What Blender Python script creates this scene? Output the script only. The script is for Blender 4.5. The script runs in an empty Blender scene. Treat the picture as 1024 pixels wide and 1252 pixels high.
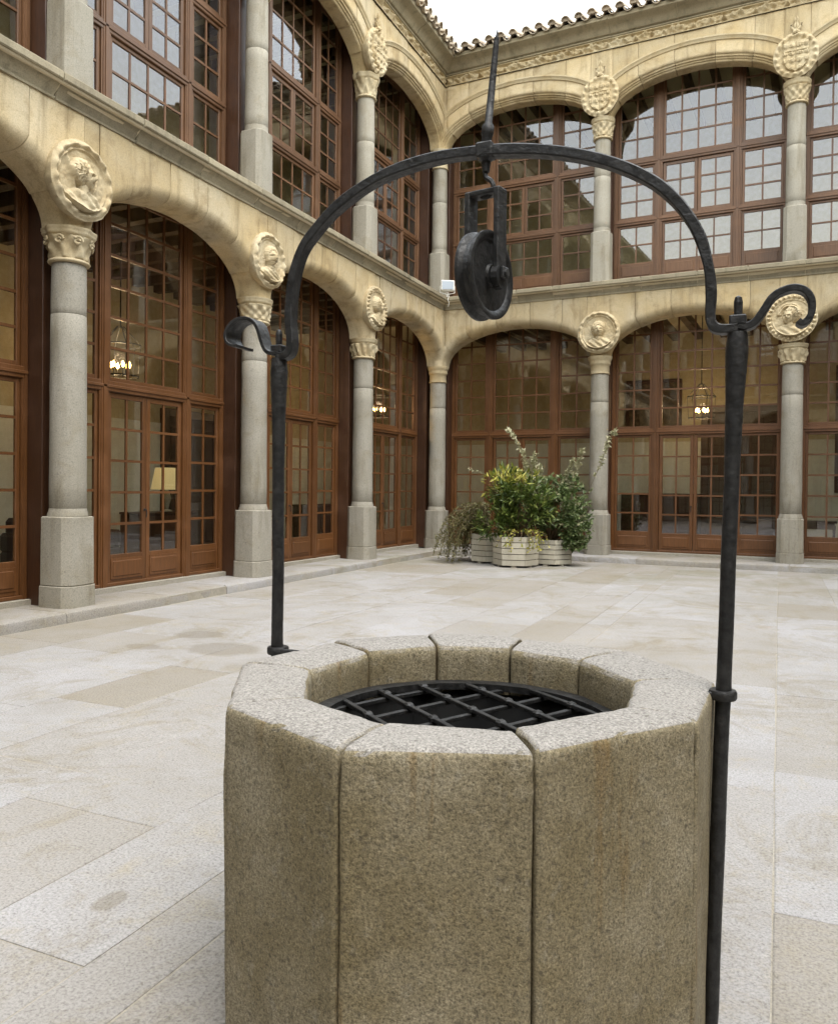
import bpy, bmesh, math, random
from mathutils import Vector, Matrix, noise
R = math.radians
PI = math.pi
random.seed(7)
sc = bpy.context.scene
col = sc.collection

# ------------------------------------------------------------------ camera, light, exposure
F_PX, YAW, PITCH, ROLL, CX, CY = 991.02, 23.947, -0.674, 0.599, 511.97, 609.04
EYE = 1.6
cam_d = bpy.data.cameras.new('camera')
cam = bpy.data.objects.new('camera', cam_d); col.objects.link(cam)
yw, pt, rl = R(YAW), R(PITCH), R(ROLL)
Fv = Vector((-math.sin(yw) * math.cos(pt), math.cos(yw) * math.cos(pt), math.sin(pt)))
Rv = Vector((math.cos(yw), math.sin(yw), 0)); Uv = Rv.cross(Fv)
R2 = Rv * math.cos(rl) + Uv * math.sin(rl); U2 = -Rv * math.sin(rl) + Uv * math.cos(rl)
M = Matrix((R2, U2, -Fv)).transposed().to_4x4(); M.translation = (0, 0, EYE)
cam.matrix_world = M
cam_d.sensor_fit = 'HORIZONTAL'; cam_d.sensor_width = 36
cam_d.lens = F_PX / 1024 * 36
cam_d.shift_x = -(CX - 512) / 1024
cam_d.shift_y = (CY - 626) / 1024
cam_d.clip_end = 500; cam_d.clip_start = .05
sc.camera = cam

SUN_EL, SUN_AZ = 66, 125          # azimuth: clockwise from +Y
w = bpy.data.worlds.new('World'); sc.world = w; w.use_nodes = True
nt = w.node_tree; bg = nt.nodes['Background']
sky = nt.nodes.new('ShaderNodeTexSky'); sky.sky_type = 'NISHITA'; sky.sun_disc = False
sky.sun_elevation = R(SUN_EL); sky.sun_rotation = R(SUN_AZ)
sky.air_density = 3.0; sky.dust_density = 1.5; sky.ozone_density = .6
hs = nt.nodes.new('ShaderNodeHueSaturation'); hs.inputs['Saturation'].default_value = .32
nt.links.new(sky.outputs[0], hs.inputs['Color']); nt.links.new(hs.outputs[0], bg.inputs[0])
bg.inputs[1].default_value = .15
sun_d = bpy.data.lights.new('sun', 'SUN'); sun = bpy.data.objects.new('sun', sun_d); col.objects.link(sun)
sun_d.energy = .5; sun_d.angle = R(40); sun_d.color = (1, .95, .87)
sd = Vector((math.sin(R(SUN_AZ)) * math.cos(R(SUN_EL)), math.cos(R(SUN_AZ)) * math.cos(R(SUN_EL)), math.sin(R(SUN_EL))))
sun.rotation_euler = sd.to_track_quat('Z', 'Y').to_euler()
sc.view_settings.view_transform = 'Standard'; sc.view_settings.look = 'None'
sc.view_settings.exposure = 2.12; sc.view_settings.gamma = 1; sc.view_settings.use_curve_mapping = False
sc.cycles.use_denoising = True
sc.cycles.max_bounces = 10; sc.cycles.diffuse_bounces = 5; sc.cycles.glossy_bounces = 4
sc.cycles.transparent_max_bounces = 24; sc.cycles.caustics_reflective = False; sc.cycles.caustics_refractive = False
sc.cycles.sample_clamp_indirect = 6

# ------------------------------------------------------------------ materials
class NB:
    def __init__(s, name):
        s.m = bpy.data.materials.new(name); s.m.use_nodes = True
        s.t = s.m.node_tree; s.b = s.t.nodes['Principled BSDF']
    def n(s, k, **kw):
        x = s.t.nodes.new(k)
        for a, v in kw.items(): setattr(x, a, v)
        return x
    def l(s, a, b): s.t.links.new(a, b)
    def noise(s, vec, scale, detail=4, rough=.55, dist=0):
        x = s.n('ShaderNodeTexNoise'); x.inputs['Scale'].default_value = scale; x.inputs['Detail'].default_value = detail
        x.inputs['Roughness'].default_value = rough; x.inputs['Distortion'].default_value = dist
        s.l(vec, x.inputs['Vector']); return x.outputs['Fac']
    def ramp(s, fac, stops, interp='LINEAR'):
        x = s.n('ShaderNodeValToRGB'); x.color_ramp.interpolation = interp
        e = x.color_ramp.elements
        while len(e) < len(stops): e.new(.5)
        for q, (p, c) in zip(e, stops):
            q.position = p; q.color = (c, c, c, 1) if isinstance(c, (int, float)) else (*c, 1)
        s.l(fac, x.inputs[0]); return x.outputs[0]
    def mix(s, fac, a, b, mode='MIX'):
        x = s.n('ShaderNodeMix', data_type='RGBA', blend_type=mode, clamp_factor=True)
        for sock, v in ((x.inputs[0], fac), (x.inputs[6], a), (x.inputs[7], b)):
            if isinstance(v, (int, float)): sock.default_value = v
            elif isinstance(v, tuple): sock.default_value = (*v, 1)
            else: s.l(v, sock)
        return x.outputs[2]
    def math(s, op, a, b=None):
        x = s.n('ShaderNodeMath', operation=op)
        for sock, v in zip(x.inputs, (a, b)):
            if v is None: continue
            if isinstance(v, (int, float)): sock.default_value = v
            else: s.l(v, sock)
        return x.outputs[0]
    def pos(s): return s.n('ShaderNodeNewGeometry').outputs['Position']
    def objc(s): return s.n('ShaderNodeTexCoord').outputs['Object']
    def rnd(s): return s.n('ShaderNodeObjectInfo').outputs['Random']
    def bump(s, h, strength, dist):
        x = s.n('ShaderNodeBump'); x.inputs['Strength'].default_value = strength; x.inputs['Distance'].default_value = dist
        s.l(h, x.inputs['Height']); s.l(x.outputs[0], s.b.inputs['Normal'])

def stone(name, ca, cb, stain, stain_amt=.5, big=.7, grain=90, fleck=.3, rough=.85, bump=.35, bd=.006, var=.12, darkfleck=.5, streak=False):
    k = NB(name); p = k.pos()
    base = k.mix(k.ramp(k.noise(p, big, 5, .6, .4), [(.36, 0.), (.66, 1.)]), ca, cb)
    sm = k.noise(p, big * 3.1, 6, .65, .8)
    base = k.mix(k.ramp(sm, [(.52, 0.), (.72, stain_amt)]), base, stain)
    if streak:
        mp = k.n('ShaderNodeMapping'); mp.inputs['Scale'].default_value = (4, 4, .5); k.l(p, mp.inputs[0])
        st = k.noise(mp.outputs[0], 1.6, 5, .6)
        base = k.mix(k.ramp(st, [(.52, 0.), (.72, .55)]), base, tuple(v * .7 for v in stain))
    g = k.noise(p, grain, 3, .7)
    base = k.mix(1.0, base, k.ramp(g, [(.3, 1 - fleck), (.5, 1.), (.72, 1 + fleck * .6)]), 'MULTIPLY')
    g2 = k.noise(p, grain * .55, 2, .5)
    base = k.mix(k.ramp(g2, [(.62, 0.), (.7, darkfleck)]), base, tuple(v * .45 for v in ca))
    if var:
        r = k.math('ADD', k.math('MULTIPLY', k.rnd(), var * 2), 1 - var)
        cc = k.n('ShaderNodeCombineColor'); [k.l(r, cc.inputs[i]) for i in range(3)]
        base = k.mix(1.0, base, cc.outputs[0], 'MULTIPLY')
    k.l(base, k.b.inputs['Base Color']); k.b.inputs['Roughness'].default_value = rough
    k.b.inputs['Specular IOR Level'].default_value = .3
    h = k.math('ADD', k.math('MULTIPLY', g, .5), k.noise(p, grain * .12, 6, .65))
    k.bump(h, bump, bd)
    return k.m

def wood(name, ca, cb, rough=.38, scale=1.0, spec=.5):
    k = NB(name); mp = k.n('ShaderNodeMapping'); mp.inputs['Scale'].default_value = (18 * scale, 18 * scale, 1.2 * scale)
    av = k.n('ShaderNodeVectorMath', operation='ADD'); k.l(k.pos(), av.inputs[0])
    cc = k.n('ShaderNodeCombineXYZ'); k.l(k.math('MULTIPLY', k.rnd(), 40), cc.inputs[0]); k.l(cc.outputs[0], av.inputs[1])
    k.l(av.outputs[0], mp.inputs[0])
    g = k.noise(mp.outputs[0], 3, 6, .6, .6)
    c = k.mix(k.ramp(g, [(.3, 0.), (.7, 1.)]), ca, cb)
    w2 = k.noise(k.pos(), 2.3, 4, .6)
    c = k.mix(k.ramp(w2, [(.5, 0.), (.8, .45)]), c, tuple(v * 1.5 + .01 for v in cb))
    r = k.math('ADD', k.math('MULTIPLY', k.rnd(), .3), .85)
    c3 = k.n('ShaderNodeCombineColor'); [k.l(r, c3.inputs[i]) for i in range(3)]
    c = k.mix(1.0, c, c3.outputs[0], 'MULTIPLY')
    k.l(c, k.b.inputs['Base Color']); k.l(k.ramp(w2, [(.3, rough), (.8, rough + .2)]), k.b.inputs['Roughness'])
    k.b.inputs['Specular IOR Level'].default_value = spec
    k.bump(g, .25, .003); return k.m

def plain(name, c, rough=.6, metal=0, bumpscale=0, bs=.3, bd=.003, var=0, spec=.5, c2=None):
    k = NB(name); k.b.inputs['Roughness'].default_value = rough; k.b.inputs['Metallic'].default_value = metal
    k.b.inputs['Specular IOR Level'].default_value = spec
    base = None
    if c2: base = k.mix(k.ramp(k.noise(k.pos(), 9, 5, .6), [(.4, 0.), (.65, 1.)]), c, c2)
    if var:
        r = k.math('ADD', k.math('MULTIPLY', k.rnd(), var * 2), 1 - var)
        cc = k.n('ShaderNodeCombineColor'); [k.l(r, cc.inputs[i]) for i in range(3)]
        base = k.mix(1.0, base if base else c, cc.outputs[0], 'MULTIPLY')
    if base: k.l(base, k.b.inputs['Base Color'])
    else: k.b.inputs['Base Color'].default_value = (*c, 1)
    if bumpscale: k.bump(k.noise(k.pos(), bumpscale, 4, .6), bs, bd)
    return k.m

def glass(name):
    k = NB(name); k.t.nodes.remove(k.b)
    g = k.n('ShaderNodeNewGeometry'); d = k.n('ShaderNodeVectorMath', operation='DOT_PRODUCT')
    k.l(g.outputs['Incoming'], d.inputs[0]); k.l(g.outputs['Normal'], d.inputs[1])
    om = k.math('SUBTRACT', 1.0, k.math('ABSOLUTE', d.outputs['Value']))
    f = k.math('ADD', k.math('MULTIPLY', k.math('POWER', om, 5.0), .93), .074)
    tr = k.n('ShaderNodeBsdfTransparent'); tr.inputs[0].default_value = (.93, .94, .9, 1)
    gl = k.n('ShaderNodeBsdfGlossy'); gl.inputs['Roughness'].default_value = 0.0; gl.inputs[0].default_value = (.95, .93, 1, 1)
    mx = k.n('ShaderNodeMixShader'); k.l(f, mx.inputs[0]); k.l(tr.outputs[0], mx.inputs[1]); k.l(gl.outputs[0], mx.inputs[2])
    k.l(mx.outputs[0], k.t.nodes['Material Output'].inputs[0]); return k.m

def emit(name, c, s):
    k = NB(name); k.b.inputs['Emission Color'].default_value = (*c, 1); k.b.inputs['Emission Strength'].default_value = s
    k.b.inputs['Base Color'].default_value = (*c, 1); return k.m

def leafmat(name, ca, cb, cc):
    k = NB(name); g = k.n('ShaderNodeNewGeometry').outputs['Random Per Island']
    k.l(k.ramp(g, [(0, ca), (.55, cb), (1, cc)]), k.b.inputs['Base Color'])
    k.b.inputs['Roughness'].default_value = .45
    tl = k.n('ShaderNodeBsdfTranslucent'); k.l(k.ramp(g, [(0, ca), (.55, cb), (1, cc)]), tl.inputs[0])
    mx = k.n('ShaderNodeMixShader'); mx.inputs[0].default_value = .3
    k.l(k.b.outputs[0], mx.inputs[1]); k.l(tl.outputs[0], mx.inputs[2])
    k.l(mx.outputs[0], k.t.nodes['Material Output'].inputs[0]); return k.m

MT = {}
MT['gold'] = stone('golden_stone', (.475, .362, .195), (.53, .448, .305), (.29, .207, .105), .75, .75, 60, .2, .85, .5, .010, .10, .2, True)
MT['carved'] = stone('carved_stone', (.445, .35, .205), (.50, .425, .285), (.29, .205, .105), .6, 2.0, 70, .15, .85, .4, .006, .05, .15)
MT['mortar'] = stone('lime_mortar', (.50, .42, .28), (.55, .48, .35), (.40, .32, .2), .4, 1.5, 80, .15, .9, .3, .004, 0, .1)
MT['grey'] = stone('weathered_cornice_stone', (.27, .232, .16), (.33, .285, .195), (.175, .15, .095), .6, .9, 70, .22, .88, .45, .008, .09, .3, True)
MT['granite'] = stone('column_granite', (.27, .248, .20), (.32, .297, .25), (.21, .175, .11), .5, .8, 75, .3, .85, .35, .004, .05, .45, True)
def well_mat():
    k = NB('well_granite'); p = k.pos()
    base = k.mix(k.ramp(k.noise(p, 2.2, 5, .6, .5), [(.36, 0.), (.66, 1.)]), (.18, .147, .083), (.265, .23, .158))
    base = k.mix(k.ramp(k.noise(p, 6, 6, .65, .6), [(.5, 0.), (.75, .6)]), base, (.135, .105, .052))
    base = k.mix(k.ramp(k.noise(p, 17, 8, .75), [(.55, 0.), (.72, .6)]), base, (.30, .275, .215))
    mp = k.n('ShaderNodeMapping'); mp.inputs['Scale'].default_value = (5, 5, .45); k.l(p, mp.inputs[0])
    st = k.noise(mp.outputs[0], 1.9, 5, .6)
    base = k.mix(k.ramp(st, [(.6, 0.), (.7, .7)]), base, (.17, .10, .03))
    # up-facing stone, mainly the rim top, turns paler and greyer
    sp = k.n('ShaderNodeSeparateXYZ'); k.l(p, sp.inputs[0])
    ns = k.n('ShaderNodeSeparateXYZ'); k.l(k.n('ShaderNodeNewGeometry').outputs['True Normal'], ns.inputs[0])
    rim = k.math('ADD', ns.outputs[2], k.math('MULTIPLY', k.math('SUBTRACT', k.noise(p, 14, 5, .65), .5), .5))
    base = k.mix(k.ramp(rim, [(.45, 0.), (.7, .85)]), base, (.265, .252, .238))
    g = k.noise(p, 150, 3, .75)
    base = k.mix(1.0, base, k.ramp(g, [(.32, .42), (.5, 1.), (.68, 1.6)]), 'MULTIPLY')
    g2 = k.noise(p, 75, 2, .6)
    base = k.mix(k.ramp(g2, [(.60, 0.), (.68, .7)]), base, (.05, .042, .03))
    k.l(base, k.b.inputs['Base Color']); k.b.inputs['Roughness'].default_value = .85; k.b.inputs['Specular IOR Level'].default_value = .3
    k.bump(k.math('ADD', k.math('MULTIPLY', g, .6), k.noise(p, 22, 6, .7)), .8, .005)
    return k.m
MT['granite_up'] = stone('upper_column_granite', (.30, .275, .22), (.345, .32, .265), (.235, .195, .125), .5, .8, 75, .25, .85, .35, .004, .05, .35, True)
MT['well'] = well_mat()
def floor_mat():
    k = NB('paving_granite'); p = k.pos()
    base = k.mix(k.ramp(k.noise(p, .45, 10, .72, .6), [(.38, 0.), (.62, 1.)]), (.265, .252, .237), (.325, .317, .318))
    base = k.mix(k.ramp(k.noise(p, 1.1, 12, .8, 1.0), [(.50, 0.), (.66, .8)]), base, (.19, .16, .105))
    base = k.mix(k.ramp(k.noise(p, 2.6, 12, .82, .6), [(.52, 0.), (.66, .55)]), base, (.30, .26, .185))
    base = k.mix(k.ramp(k.noise(p, 7, 6, .75, .4), [(.56, 0.), (.74, .5)]), base, (.37, .36, .345))
    sep = k.n('ShaderNodeSeparateXYZ'); k.l(p, sep.inputs[0])
    # darker olive mottling, stronger towards the back arcade
    far = k.math('MULTIPLY', k.ramp(k.math('DIVIDE', sep.outputs[1], 20.), [(.55, 0.), (.8, 1.)]), k.ramp(k.noise(p, .8, 5, .65, .8), [(.45, 0.), (.62, .55)]))
    base = k.mix(far, base, (.165, .155, .095))
    # damp round patches on the slabs
    wob = k.noise(p, 4.5, 10, .78)
    for cx, cy, rx, ry in ((-4.97, 6.50, .42, .36), (-5.70, 7.02, .3, .27), (-5.75, 6.24, .24, .14), (-2.33, 2.36, .06, .09)):
        dx = k.math('DIVIDE', k.math('SUBTRACT', sep.outputs[0], cx), rx); dy = k.math('DIVIDE', k.math('SUBTRACT', sep.outputs[1], cy), ry)
        d = k.math('ADD', k.math('SQRT', k.math('ADD', k.math('MULTIPLY', dx, dx), k.math('MULTIPLY', dy, dy))), k.math('MULTIPLY', k.math('SUBTRACT', wob, .5), .9))
        base = k.mix(k.ramp(d, [(.72, .6), (1.0, 0.)]), base, (.165, .143, .11))
    r = k.rnd()
    base = k.mix(k.ramp(r, [(.0, .6), (.3, 0.), (.75, 0.), (1., .45)]), base, (.21, .18, .13))
    g = k.noise(p, 85, 3, .7)
    base = k.mix(1.0, base, k.ramp(g, [(.3, .6), (.5, 1.), (.72, 1.25)]), 'MULTIPLY')
    g2 = k.noise(p, 42, 3, .6); base = k.mix(k.ramp(g2, [(.60, 0.), (.70, .6)]), base, (.11, .10, .085))
    k.l(base, k.b.inputs['Base Color']); k.b.inputs['Roughness'].default_value = .8; k.b.inputs['Specular IOR Level'].default_value = .3
    k.bump(k.math('ADD', k.math('MULTIPLY', g, .4), k.noise(p, 9, 8, .75)), .6, .010)
    return k.m
MT['floor'] = floor_mat()
MT['joint'] = stone('sandy_joint', (.29, .26, .205), (.33, .305, .26), (.20, .17, .11), .5, 1.2, 70, .3, .9, .4, .006, 0, .3)
MT['wood'] = wood('varnished_brown_wood', (.078, .029, .007), (.128, .050, .0135), .4)
MT['wood2'] = wood('upper_brown_wood', (.090, .040, .016), (.14, .068, .030), .42)
MT['darkwood'] = wood('dark_red_wood', (.032, .012, .005), (.060, .024, .009), .38)
MT['beam'] = wood('old_dark_beam', (.035, .02, .012), (.065, .04, .024), .6)
MT['glass'] = glass('window_glass')
def iron_mat():
    k = NB('wrought_iron'); p = k.pos()
    c = k.mix(k.ramp(k.noise(p, 28, 6, .7), [(.4, 0.), (.62, 1.)]), (.007, .007, .007), (.024, .0235, .023))
    c = k.mix(k.ramp(k.noise(p, 55, 4, .6), [(.64, 0.), (.74, .55)]), c, (.055, .036, .022))
    k.l(c, k.b.inputs['Base Color']); k.b.inputs['Metallic'].default_value = .15; k.b.inputs['Specular IOR Level'].default_value = .5
    k.l(k.ramp(k.noise(p, 40, 4, .6), [(.3, .38), (.7, .66)]), k.b.inputs['Roughness'])
    k.bump(k.math('ADD', k.noise(p, 45, 4, .65), k.math('MULTIPLY', k.noise(p, 12, 3, .5), 1.5)), .7, .005)
    return k.m
MT['iron'] = iron_mat()
MT['plaster'] = plain('cream_plaster', (.46, .38, .235), .9, 0, 12, .1, .004, 0, .2, (.53, .45, .31))
MT['dado'] = plain('pale_dado_paint', (.72, .69, .60), .8, 0, 8, .1, .004, 0, .2, (.66, .63, .53))
MT['plank'] = plain('lime_plaster_between_joists', (.45, .39, .28), .9, 0, 10, .1, .004, 0, .2)
MT['tile'] = stone('roof_tile_clay', (.40, .33, .25), (.46, .40, .32), (.24, .20, .15), .7, 3, 60, .25, .88, .4, .005, .2, .3)
MT['white'] = plain('white_paint', (.78, .77, .73), .5, 0, 0)
MT['slat'] = wood('weathered_white_slat', (.40, .365, .285), (.48, .445, .36), .75)
MT['lens'] = plain('lamp_lens', (.25, .28, .33), .08, .2)
MT['dark'] = plain('dark_cloth', (.035, .025, .02), .7, 0, 30, .3, .003)
MT['tapestry'] = plain('dark_tapestry', (.06, .045, .03), .9, 0, 20, .3, .003, 0, .2, (.14, .10, .06))
MT['shade'] = emit('cream_lampshade', (.75, .58, .28), .10)
MT['bulb'] = emit('lit_bulb', (1, .58, .18), 9)
MT['leafA'] = leafmat('dark_glossy_leaf', (.04, .07, .012), (.095, .14, .026), (.19, .22, .05))
MT['leafY'] = leafmat('yellow_young_leaf', (.20, .24, .03), (.38, .36, .06), (.50, .44, .11))
MT['leafB'] = leafmat('mid_green_leaf', (.05, .085, .024), (.12, .17, .055), (.26, .30, .14))
MT['leafP'] = leafmat('pale_leaf', (.30, .30, .17), (.45, .43, .26), (.55, .52, .36))
MT['leafO'] = leafmat('olive_wisp', (.07, .075, .02), (.14, .13, .045), (.24, .21, .09))
MT['stem'] = plain('woody_stem', (.12, .085, .045), .8)
MT['soil'] = plain('potting_soil', (.05, .035, .022), .95, 0, 40, .6, .01)
MT['black'] = plain('shaft_shade_black', (.012, .012, .012), .9)  # near-black colour paints in the darkness below the well grille

# ------------------------------------------------------------------ mesh helpers
class MB:
    def __init__(s): s.v = []; s.f = []
    def add(s, vs, fs):
        o = len(s.v); s.v += [tuple(q) for q in vs]; s.f += [tuple(i + o for i in q) for q in fs]; return s
    def box(s, x0, x1, y0, y1, z0, z1, c=0):
        if not c:
            vs = [(x, y, z) for z in (z0, z1) for y in (y0, y1) for x in (x0, x1)]
            return s.add(vs, [(0, 2, 3, 1), (4, 5, 7, 6), (0, 1, 5, 4), (2, 6, 7, 3), (0, 4, 6, 2), (1, 3, 7, 5)])
        bm = bmesh.new(); bmesh.ops.create_cube(bm, size=1)
        for v in bm.verts:
            v.co = ((x0 + x1) / 2 + v.co.x * (x1 - x0), (y0 + y1) / 2 + v.co.y * (y1 - y0), (z0 + z1) / 2 + v.co.z * (z1 - z0))
        bmesh.ops.bevel(bm, geom=bm.edges[:], offset=c, segments=1, affect='EDGES')
        bm.verts.index_update()
        s.add([v.co[:] for v in bm.verts], [[v.index for v in f.verts] for f in bm.faces]); bm.free(); return s
    def prism(s, prof, z0, z1):                      # prof: ccw (x, y)
        n = len(prof)
        s.add([(x, y, z0) for x, y in prof] + [(x, y, z1) for x, y in prof],
              [(i, (i + 1) % n, n + (i + 1) % n, n + i) for i in range(n)] + [tuple(range(n))[::-1], tuple(range(n, 2 * n))])
        return s
    def loft(s, rings, closed=True, caps=True):      # rings of equal length
        n = len(rings[0]); m = len(rings); o = len(s.v)
        for r in rings: s.v += [tuple(q) for q in r]
        for j in range(m - 1):
            for i in range(n if closed else n - 1):
                k = (i + 1) % n
                s.f.append((o + j * n + i, o + j * n + k, o + (j + 1) * n + k, o + (j + 1) * n + i))
        if caps and closed:
            s.f.append(tuple(o + i for i in range(n))[::-1]); s.f.append(tuple(o + (m - 1) * n + i for i in range(n)))
        return s
    def lathe(s, prof, n=32, cx=0, cy=0, fn=None):   # prof: (r, z) from bottom to top
        rings = []
        for r, z in prof:
            rings.append([(cx + (r + (fn(2 * PI * i / n, z) if fn else 0)) * math.cos(2 * PI * i / n),
                           cy + (r + (fn(2 * PI * i / n, z) if fn else 0)) * math.sin(2 * PI * i / n), z) for i in range(n)])
        return s.loft(rings)
    def tube(s, pts, rad, n=8, up=(0, 0, 1), flat=None):
        """sweep along pts; rad number or list; flat=(a,b): rectangular section, a across `up` side vector, b in plane"""
        P = [Vector(p) for p in pts]; rings = []
        side0 = None
        for i, p in enumerate(P):
            t = (P[min(i + 1, len(P) - 1)] - P[max(i - 1, 0)]).normalized()
            u = Vector(up)
            sd_ = t.cross(u)
            if sd_.length < 1e-4: sd_ = t.cross(Vector((1, 0, 0)))
            sd_.normalize(); nn = sd_.cross(t).normalized()
            if flat:
                a, b = flat(i / (len(P) - 1)) if callable(flat) else flat
                c = .25 * min(a, b)
                q = [(a, b - c), (a - c, b), (-a + c, b), (-a, b - c), (-a, -b + c), (-a + c, -b), (a - c, -b), (a, -b + c)]
                rings.append([p + nn * x + sd_ * y for x, y in q])
            else:
                r = rad[i] if isinstance(rad, (list, tuple)) else rad
                rings.append([p + (sd_ * math.cos(2 * PI * k / n) + nn * math.sin(2 * PI * k / n)) * r for k in range(n)])
        return s.loft(rings)
    def build(s, name, mat, parent=None, loc=None, smooth=False, angle=None):
        me = bpy.data.meshes.new(name); me.from_pydata(s.v, [], s.f); me.update()
        bm = bmesh.new(); bm.from_mesh(me); bmesh.ops.recalc_face_normals(bm, faces=bm.faces)
        if smooth:
            lim = math.radians(angle or 40)
            for f in bm.faces: f.smooth = True
            for e in bm.edges:
                if len(e.link_faces) == 2 and e.calc_face_angle(0) > lim: e.smooth = False
        bm.to_mesh(me); bm.free()
        me.materials.append(mat if not isinstance(mat, str) else MT[mat])
        return link(name, me, parent, loc)

def link(name, me, parent=None, loc=None, rot=None, scale=None):
    o = bpy.data.objects.new(name, me); col.objects.link(o)
    if parent: o.parent = parent
    if loc: o.location = loc
    if rot: o.rotation_euler = rot
    if scale: o.scale = scale
    return o
def empty(name, loc=(0, 0, 0), rz=0, parent=None):
    o = bpy.data.objects.new(name, None); col.objects.link(o); o.location = loc; o.rotation_euler = (0, 0, rz)
    o.empty_display_size = .2
    if parent: o.parent = parent
    return o
def tag(o, label=None, cat=None, group=None, kind=None):
    if label: o['label'] = label
    if cat: o['category'] = cat
    if group: o['group'] = group
    if kind: o['kind'] = kind
    return o
def nz(x, y, z, s=1.0): return noise.noise(Vector((x * s, y * s, z * s)))

# unit meshes shared by many pieces
def unit_box(name, mat, c=0):
    m = MB(); m.box(-.5, .5, -.5, .5, -.5, .5, c)
    me = bpy.data.meshes.new(name); me.from_pydata(m.v, [], m.f); me.update()
    bm = bmesh.new(); bm.from_mesh(me); bmesh.ops.recalc_face_normals(bm, faces=bm.faces); bm.to_mesh(me); bm.free()
    me.materials.append(MT[mat]); return me
PANE = unit_box('pane', 'glass')

# ------------------------------------------------------------------ layout
XL, YB, SK = -7.968, 19.053, R(-2.519)
STEP = .12; SILL = .19
CAP0, CAP1, CROWN = 4.28, 4.69, 5.53
COR0, COR1 = 6.06, 6.35
UCAP0, UCAP1, UCROWN = 9.66, 10.14, 10.92
FR0, FR1, EAVE = 11.63, 11.87, 12.2
WELL = (-.90, 2.42)

class Wing:
    def __init__(s, name, origin, rz, cols, label):
        s.o = origin; s.rz = rz; s.cols = cols
        s.e = empty(name, origin, rz); tag(s.e, label, 'building')
        s.mw = Matrix.Translation(origin) @ Matrix.Rotation(rz, 4, 'Z')
    def w(s, x, y, z): return s.mw @ Vector((x, y, z))

# ---- carved pieces
def ell_pts(c0, c1, zs, crown, inset, n):
    m = (c0 + c1) / 2; h = (c1 - c0) / 2 - inset; r = crown - zs; out = []
    for i in range(n + 1):
        th = PI - PI * i / n
        c, q = math.cos(th), math.sin(th)
        nx, nzz = c / h, q / r; l = math.hypot(nx, nzz)
        out.append((m + h * c, zs + r * q, nx / l, nzz / l))
    return out

def arch(W, c0, c1, zs, crown, inset, ztop, sec, yb, yf, nblk=7, detail=True):
    """basket arch with its spandrels: mortar core plus voussoir blocks"""
    n = nblk * 6
    A = ell_pts(c0, c1, zs, crown, inset, n)
    lastoff = sec[-1][0]
    def ring(i, shrink=0.0, grow=0.0, ds=0.0):
        s_, z_, nx, nzz = A[i]
        pts = []
        for off, y in sec:
            o = off + shrink
            pts.append((min(max(s_ + nx * o, c0 + .0), c1 - .0) + ds, y + (shrink if y < 0 else -shrink), z_ + nzz * o))
        e = pts[-1]
        pts.append((e[0], yf + shrink, ztop)); pts.append((min(max(s_, c0), c1) + ds, yb - shrink, ztop))
        return pts
    core = MB(); rings = [ring(i, .026) for i in range(n + 1)]
    first = [(c0, p[1], zs if k < len(sec) else ztop) for k, p in enumerate(rings[0])]
    last = [(c1, p[1], zs if k < len(sec) else ztop) for k, p in enumerate(rings[-1])]
    core.loft([first] + rings + [last])
    co = core.build('arch', 'mortar' if detail else 'gold', W.e, smooth=True)
    if not detail: return co
    g = .0015
    for b in range(nblk):
        i0, i1 = b * 6, (b + 1) * 6
        rs = [ring(i) for i in range(i0, i1 + 1)]
        if b == 0: rs = [[(c0 + g, p[1], zs + .002 if k < len(sec) else ztop) for k, p in enumerate(rs[0])]] + rs
        else: rs = [[(x + g + .003, y + (.003 if y < 0 else 0), z + .002) if k < len(sec) + 1 else (x + g, y, z) for k, (x, y, z) in enumerate(rs[0])],
                    [(x + g + .009, y, z) for x, y, z in rs[0]]] + rs[1:]
        if b == nblk - 1: rs = rs + [[(c1 - g, p[1], zs + .002 if k < len(sec) else ztop) for k, p in enumerate(rs[-1])]]
        else: rs = rs[:-1] + [[(x - g - .009, y, z) for x, y, z in rs[-1]],
                              [(x - g - .003, y + (.003 if y < 0 else 0), z + .002) if k < len(sec) + 1 else (x - g, y, z) for k, (x, y, z) in enumerate(rs[-1])]]
        d = random.uniform(-.004, .004)
        sd_ = random.random() * 50
        rs = [[(x, y + (d + .012 * nz(x + sd_, z, 3.1, 2.2) + .006 * nz(x, z + sd_, 1.7, 7) if y < 0 else 0), z + (.008 * nz(x, y + sd_, 9, 4) if k < 4 else 0)) for k, (x, y, z) in enumerate(r)] for r in rs]
        MB().loft(rs).build('stone_block', 'gold', co, smooth=True, angle=50)
    return co

LSEC = [(0, .22), (0, -.04), (.008, -.10), (.035, -.165), (.085, -.213), (.14, -.235), (.19, -.24)]
USEC = [(0, .2), (0, -.05), (.016, -.075), (.04, -.08), (.048, -.11), (.075, -.117), (.083, -.15), (.115, -.157), (.125, -.185), (.16, -.2), (.19, -.2)]

def hood(W, c0, c1):
    A = ell_pts(c0, c1, UCAP1, UCROWN, .24, 60); rings = []
    for s_, z_, nx, nzz in A:
        o = .44; x = s_ + nx * o
        if not (c0 + .03 < x < c1 - .03): continue
        rings.append([(s_ + nx * (o + a), y, z_ + nzz * (o + a)) for a, y in ((-.045, -.195), (-.035, -.225), (0, -.235), (.03, -.262), (.06, -.262), (.075, -.195))])
    MB().loft(rings).build('hood_moulding', 'carved', W.e, smooth=True)

def oct_prof(a, c):
    return [(a - c, -a), (a, -a + c), (a, a - c), (a - c, a), (-a + c, a), (-a, a - c), (-a, -a + c), (-a + c, -a)]

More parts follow.
